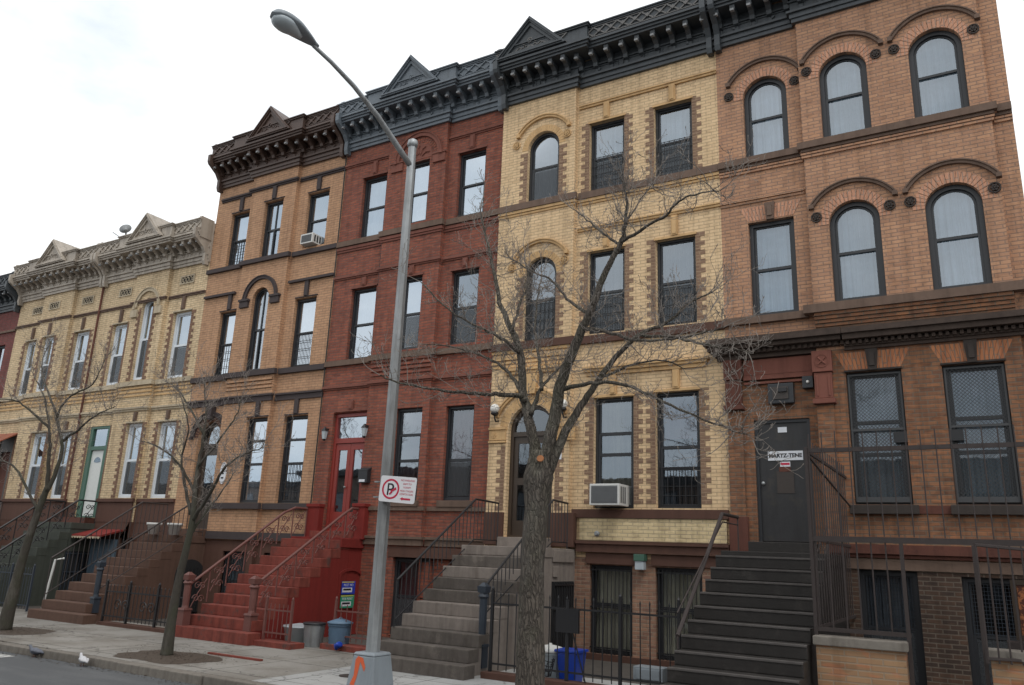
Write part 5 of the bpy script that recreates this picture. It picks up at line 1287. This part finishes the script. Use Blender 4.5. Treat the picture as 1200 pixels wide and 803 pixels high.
blob('tree_pit', -12.1, -5.55, .95, .62, .003, .018, 'dirt', 1); blob('tree_pit', -17.3, -5.3, .8, .6, .003, .018, 'dirt', 2); blob('tree_pit', -5.15, -5.6, .8, .6, .003, .018, 'dirt', 3)
m = MB().box(-12.0, -10.7, -4.85, -4.78, .002, .03); tag(m.build('brick_edging', 'step_red'), 'thin red brick edging strip behind the middle tree pit', 'edging')
M['road_paint'] = stone_mat('worn_white_road_paint', (.55, .55, .53), .5, var=.3, spots=(.15, .155, .16))
struct(MB().box(-17.5, -14.6, -6.98, -6.72, RZ, RZ + .004).build('road_marking', 'road_paint'))
t = tag(MB().lathe((-8.6, -5.0, 0), [(.16, .001), (.16, .012), (.13, .014), (.005, .014)], 18).build('valve_cover', 'stone_black'), 'small round iron cover in the pavement beside the street lamp', 'cover')
# kerbside litter of dead leaves
random.seed(8); m = MB()
for k in range(900):
    x = random.uniform(-24, -2); y = -6.52 - abs(random.gauss(0, .12)); s_ = random.uniform(.008, .025); a = random.random() * 6
    z = RZ + .004 + random.random() * .01; n = len(m.v)
    m.v += [(x + s_ * math.cos(a), y + s_ * math.sin(a), z), (x - s_ * math.sin(a) * .6, y + s_ * math.cos(a) * .6, z + .006), (x - s_ * math.cos(a), y - s_ * math.sin(a), z), (x + s_ * math.sin(a) * .6, y - s_ * math.cos(a) * .6, z + .003)]
    m.f.append((n, n + 1, n + 2, n + 3))
for cx, cy, n_ in ((-12.1, -5.5, 300), (-17.3, -5.3, 250), (-5.15, -5.6, 200)):
    for k in range(n_):
        x = random.gauss(cx, .6); y = random.gauss(cy, .35); s_ = random.uniform(.008, .025); a = random.random() * 6; z = .022; n = len(m.v)
        if y < -6.3: continue
        m.v += [(x + s_ * math.cos(a), y + s_ * math.sin(a), z), (x - s_ * math.sin(a) * .6, y + s_ * math.cos(a) * .6, z + .006), (x - s_ * math.cos(a), y - s_ * math.sin(a), z), (x + s_ * math.sin(a) * .6, y - s_ * math.cos(a) * .6, z + .003)]
        m.f.append((n, n + 1, n + 2, n + 3))
o = m.build('dead_leaves', 'dirt'); o['kind'] = 'stuff'; o['label'] = 'dead leaves scattered along the kerb and around the tree pits'; o['category'] = 'leaves'

# ================================================================== BARE TREES
def smooth_path(P, sub=4, jit=.0):
    P = [Vector(p) for p in P]; out = []
    for i in range(len(P) - 1):
        p0 = P[max(i - 1, 0)]; p1 = P[i]; p2 = P[i + 1]; p3 = P[min(i + 2, len(P) - 1)]
        for k in range(sub):
            t_ = k / sub
            q = .5 * ((2 * p1) + (-p0 + p2) * t_ + (2 * p0 - 5 * p1 + 4 * p2 - p3) * t_ * t_ + (-p0 + 3 * p1 - 3 * p2 + p3) * t_ ** 3)
            if jit and (i or k): q += Vector((random.uniform(-jit, jit), random.uniform(-jit, jit), random.uniform(-jit, jit)))
            out.append(q)
    out.append(P[-1]); return out
def twig(m, p, d, L, r, depth, curl=.5):
    n = 5; P = [p.copy()]; q = p.copy(); dd = d.normalized()
    for i in range(n):
        dd = (dd + Vector((random.gauss(0, .2), random.gauss(0, .2), random.gauss(0, .16) + curl * .22))).normalized()
        q = q + dd * (L / n); P.append(q.copy())
    m.tube(P, [max(.0026, r * (1 - .75 * i / n)) for i in range(n + 1)], 4 if r > .006 else 3, cap=False)
    if depth > 0:
        k = random.randint(3, 5) if depth > 1 else random.randint(2, 4)
        for j in range(k):
            i = random.randint(1, n); b = P[i]; base = (P[i] - P[i - 1]).normalized()
            sd = Vector((random.gauss(0, 1), random.gauss(0, 1), random.gauss(.15, .8))).normalized()
            twig(m, b, (base * .8 + sd * .85), L * random.uniform(.35, .62), r * .58, depth - 1, curl)
    elif random.random() < .6:   # bud
        e = P[-1]; m.tube([e, e + dd * .012, e + dd * .028], [.003, .0062, .001], 4)
def tree(label, trunk, trad, limbs, bark, twigmat='twig', dens=1., tl=.55, trunk_sub=6, seed=1, bumps=.0, depth=2):
    random.seed(seed)
    t = thing('bare_tree', label, 'tree', trunk[0], 'bare trees along the kerb')
    P = smooth_path(trunk, trunk_sub, .0); rr = []
    N = len(P)
    for i in range(N):
        f = i / (N - 1) * (len(trad) - 1); k = min(int(f), len(trad) - 2); rr.append(trad[k] + (trad[k + 1] - trad[k]) * (f - k))
    m = MB(); m.tube(P, rr, 20)
    if bumps:
        m.v = [(x + bumps * math.sin(z * 9 + math.atan2(y - P[0].y, x - P[0].x) * 3) * .6 + bumps * random.gauss(0, .3), y + bumps * random.gauss(0, .3), z) for x, y, z in m.v]
    m.build('trunk', bark, t, smooth=True)
    tw = MB()
    for path, r0, r1 in limbs:
        Q = smooth_path(path, 5, .012); n = len(Q); L = sum((Q[i + 1] - Q[i]).length for i in range(n - 1))
        MB().tube(Q, [r0 + (r1 - r0) * (i / (n - 1)) ** .8 for i in range(n)], 9).build('limb', bark, t, smooth=True)
        cnt = int(L * 9 * dens)
        for k in range(cnt):
            f = random.random() ** .75
            if f < .12 and r0 > .04: continue
            i = min(n - 2, int(f * (n - 1))); b = Q[i].lerp(Q[i + 1], random.random()); base = (Q[i + 1] - Q[i]).normalized()
            sd = Vector((random.gauss(0, 1), random.gauss(0, .9), random.gauss(.1, .8))).normalized()
            twig(tw, b, base * .7 + sd, tl * random.uniform(.35, 1.05), .0068, depth, .5)
        twig(tw, Q[-1], (Q[-1] - Q[-2]), tl * .9, r1 * .9, depth)
    o = tw.build('twigs', twigmat, t); o['kind'] = 'stuff'
    return t
T3 = {
'A': ([(-5.12, -5.6, 2.85), (-5.23, -5.55, 3.48), (-5.42, -5.5, 4.02), (-5.55, -5.45, 4.71), (-5.71, -5.4, 5.05), (-5.98, -5.35, 5.55), (-6.15, -5.3, 6.12), (-6.34, -5.25, 6.65), (-6.53, -5.2, 7.28)], .09, .010),
'A1': ([(-5.52, -5.5, 4.69), (-5.75, -5.67, 4.89), (-6.0, -5.85, 5.02), (-6.41, -6.03, 5.27), (-6.84, -6.2, 5.72)], .03, .008),
'A2': ([(-5.38, -5.6, 4.03), (-5.64, -5.8, 4.03), (-5.92, -6.0, 4.02), (-6.41, -6.2, 4.07), (-6.92, -6.4, 4.16), (-7.14, -6.6, 4.25)], .04, .008),
'A3': ([(-5.24, -5.6, 3.76), (-5.26, -5.3, 4.17), (-5.15, -5.0, 4.53), (-5.03, -4.7, 4.71)], .035, .01),
'A4': ([(-5.66, -5.5, 5.02), (-5.65, -5.3, 5.52), (-5.63, -5.1, 5.91), (-5.84, -4.9, 6.42)], .025, .008),
'B': ([(-5.05, -5.6, 2.85), (-4.87, -5.63, 3.67), (-4.73, -5.67, 4.23), (-4.49, -5.7, 4.75), (-4.3, -5.73, 5.09), (-4.1, -5.77, 5.53), (-3.85, -5.8, 5.95), (-3.76, -5.83, 6.22), (-3.73, -5.87, 6.56), (-3.75, -5.9, 6.8)], .10, .010),
'B1': ([(-4.31, -5.7, 5.05), (-4.71, -5.53, 5.33), (-5.08, -5.35, 5.75), (-5.6, -5.17, 6.08), (-6.08, -5.0, 6.42)], .028, .007),
'B2': ([(-3.84, -5.8, 5.98), (-3.44, -5.94, 6.06), (-3.11, -6.08, 6.12), (-2.85, -6.22, 6.23), (-2.54, -6.36, 6.19), (-2.3, -6.5, 6.1)], .026, .006),
'B3': ([(-3.85, -5.8, 5.95), (-4.18, -5.6, 6.24), (-4.53, -5.4, 6.6), (-4.91, -5.2, 6.96)], .022, .006),
'B4': ([(-4.4, -5.7, 4.88), (-3.99, -5.88, 4.73), (-3.57, -6.06, 4.53), (-3.13, -6.24, 4.44), (-2.71, -6.42, 4.4), (-2.28, -6.6, 4.4)], .03, .007),
'B5': ([(-3.77, -5.8, 6.24), (-3.63, -5.6, 6.66), (-3.52, -5.4, 6.94)], .014, .005),
'C': ([(-5.0, -5.6, 2.85), (-4.73, -5.54, 3.51), (-4.58, -5.47, 3.8), (-4.37, -5.41, 4.14), (-4.09, -5.35, 4.53), (-3.76, -5.29, 4.83), (-3.43, -5.22, 4.96), (-3.1, -5.16, 5.23), (-2.78, -5.1, 5.38)], .072, .008),
'C1': ([(-3.76, -5.3, 4.81), (-3.23, -5.47, 4.67), (-2.8, -5.65, 4.5), (-2.4, -5.83, 4.34), (-2.14, -6.0, 4.25)], .024, .006),
'C2': ([(-4.77, -5.6, 4.07), (-4.27, -5.75, 4.09), (-3.75, -5.9, 4.0), (-3.26, -6.05, 3.77), (-2.8, -6.2, 3.52), (-2.34, -6.35, 3.31), (-2.08, -6.5, 3.21)], .032, .006),
'C3': ([(-4.28, -5.4, 4.25), (-3.94, -5.13, 4.45), (-3.62, -4.87, 4.54), (-3.36, -4.6, 4.46)], .022, .007),
'D1': ([(-5.35, -5.6, 3.94), (-5.65, -5.45, 4.35), (-6.11, -5.3, 4.67), (-6.83, -5.15, 4.97), (-7.68, -5.0, 5.16)], .035, .007),
'D2': ([(-5.09, -5.6, 4.09), (-5.28, -5.35, 4.58), (-5.5, -5.1, 5.1), (-5.62, -4.85, 5.65), (-5.69, -4.6, 6.15)], .03, .007)}
tr = tree('large bare tree with furrowed bark in front of the yellow house', [(-5.13, -5.6, -.02), (-5.13, -5.6, .15), (-5.15, -5.6, 1.36), (-5.12, -5.6, 2.44), (-5.10, -5.6, 2.9), (-5.08, -5.6, 3.25)], [.25, .20, .158, .152, .20, .12], list(T3.values()), 'bark', seed=5, bumps=.012, dens=.95, tl=.6)
m = MB(); m.lathe((0, 0, 0), [(.05, 0), (.046, .012), (.002, .012)], 12)
M['cut_wood'] = plain_mat('freshly_cut_orange_wood', (.30, .12, .045), .8, var=.4)
o = m.build('cut_wood', 'cut_wood', tr, loc=(-4.98, -5.78, 3.12)); o.rotation_euler = (R(70), 0, R(20))
tree('slender bare tree with mossy bark in front of the orange house', [(-12.24, -5.5, -.02), (-12.24, -5.5, .64), (-12.2, -5.5, 1.22), (-12.12, -5.5, 1.75), (-12.06, -5.5, 2.3), (-12.11, -5.5, 2.8)], [.11, .078, .066, .06, .052, .04],
     [([(-12.11, -5.5, 2.75), (-12.17, -5.45, 3.31), (-12.2, -5.4, 3.79), (-12.29, -5.35, 4.27), (-12.53, -5.3, 4.79)], .042, .007),
      ([(-12.06, -5.5, 2.25), (-11.51, -5.65, 2.72), (-11.01, -5.8, 3.14), (-10.41, -5.95, 3.32), (-9.81, -6.1, 3.38)], .038, .007),
      ([(-12.12, -5.5, 2.35), (-12.26, -5.6, 2.85), (-12.32, -5.7, 3.29), (-12.14, -5.8, 3.84), (-12.3, -5.9, 4.35)], .035, .007),
      ([(-12.11, -5.5, 1.93), (-11.98, -5.33, 2.36), (-11.8, -5.17, 2.77), (-11.75, -5.0, 3.13)], .03, .007),
      ([(-12.11, -5.5, 2.75), (-12.48, -5.63, 3.24), (-12.91, -5.77, 3.53), (-13.3, -5.9, 3.64)], .03, .007),
      ([(-12.1, -5.5, 3.2), (-11.75, -5.4, 3.71), (-11.53, -5.3, 4.12), (-11.54, -5.2, 4.5)], .025, .006),
      ([(-12.2, -5.4, 3.79), (-12.83, -5.27, 4.32), (-13.48, -5.13, 4.76), (-14.11, -5.0, 5.03)], .025, .006)], 'bark_green', seed=9, dens=.95, tl=.6)
tree('leaning bare tree in front of the cream houses at far left', [(-17.5, -5.4, -.02), (-17.39, -5.4, .96), (-17.25, -5.4, 1.73), (-17.07, -5.4, 2.38), (-16.89, -5.4, 2.91)], [.15, .095, .078, .07, .055],
     [([(-16.9, -5.4, 2.85), (-16.86, -5.5, 3.49), (-16.88, -5.6, 4.09), (-17.09, -5.7, 4.7), (-17.45, -5.8, 5.19)], .05, .008),
      ([(-16.9, -5.4, 2.8), (-16.73, -5.35, 3.37), (-16.85, -5.3, 3.86), (-17.3, -5.25, 4.44), (-17.04, -5.2, 4.86), (-16.37, -5.15, 5.11), (-16.16, -5.1, 5.67)], .05, .008),
      ([(-17.21, -5.3, 4.43), (-17.96, -5.2, 5.07), (-18.59, -5.1, 5.66), (-18.69, -5.0, 6.23)], .03, .007),
      ([(-16.88, -5.6, 4.09), (-17.45, -5.8, 4.49), (-17.76, -6.0, 4.69), (-18.26, -6.2, 4.68)], .03, .007),
      ([(-17.02, -5.2, 3.88), (-16.13, -5.4, 4.08), (-15.32, -5.6, 4.28), (-14.42, -5.8, 4.38)], .035, .007),
      ([(-17.07, -5.4, 2.38), (-17.77, -5.57, 3.17), (-18.17, -5.73, 3.43), (-18.77, -5.9, 3.5)], .035, .007)], 'bark_green', seed=21, dens=1.0, tl=.65)

# ================================================================== WORLD, SUN, CAMERA
w = bpy.data.worlds.new('World'); scene.world = w; w.use_nodes = True; nt = w.node_tree
bg = nt.nodes['Background']; bg.inputs['Strength'].default_value = .104
sky = nd(nt, 'ShaderNodeTexSky', sky_type='NISHITA'); sky.sun_disc = False; sky.sun_elevation = R(52); sky.sun_rotation = R(35)
tc = nd(nt, 'ShaderNodeTexCoord'); mp = nd(nt, 'ShaderNodeMapping'); mp.inputs['Scale'].default_value = (1, 1, 2.2); nt.links.new(tc.outputs['Generated'], mp.inputs[0])
n1 = noise(nt, mp.outputs[0], 1.7, 7, .58)
cloud = ramp(nt, n1, .38, .58, (8.6, 9.4, 10.1), (13.4, 13.4, 13.3))
nt.links.new(mixc(nt, sky.outputs[0], cloud, .93), bg.inputs['Color'])
sl = bpy.data.lights.new('sun', 'SUN'); sl.energy = 1.0; sl.angle = R(14); sl.color = (1, .96, .9)
so = bpy.data.objects.new('sun', sl); COL.objects.link(so); so.rotation_euler = Vector((.45, -.35, .82)).to_track_quat('Z', 'Y').to_euler(); so.location = (10, -10, 30)
cd = bpy.data.cameras.new('camera'); co = bpy.data.objects.new('camera', cd); COL.objects.link(co); scene.camera = co
yaw, pitch, roll = R(-30.75), R(15.08), R(2.27)
f = Vector((math.sin(yaw) * math.cos(pitch), math.cos(yaw) * math.cos(pitch), math.sin(pitch))); r = Vector((math.cos(yaw), -math.sin(yaw), 0)); u = r.cross(f)
r2 = r * math.cos(roll) + u * math.sin(roll); u2 = -r * math.sin(roll) + u * math.cos(roll)
mt = Matrix((r2, u2, -f)).transposed().to_4x4(); mt.translation = (0, -15, 1.87); co.matrix_world = mt
cd.sensor_width = 36; cd.lens = 926 / 1200 * 36; cd.clip_end = 1000; cd.clip_start = .1
scene.view_settings.view_transform = 'Standard'; scene.view_settings.look = 'None'; scene.view_settings.exposure = 0
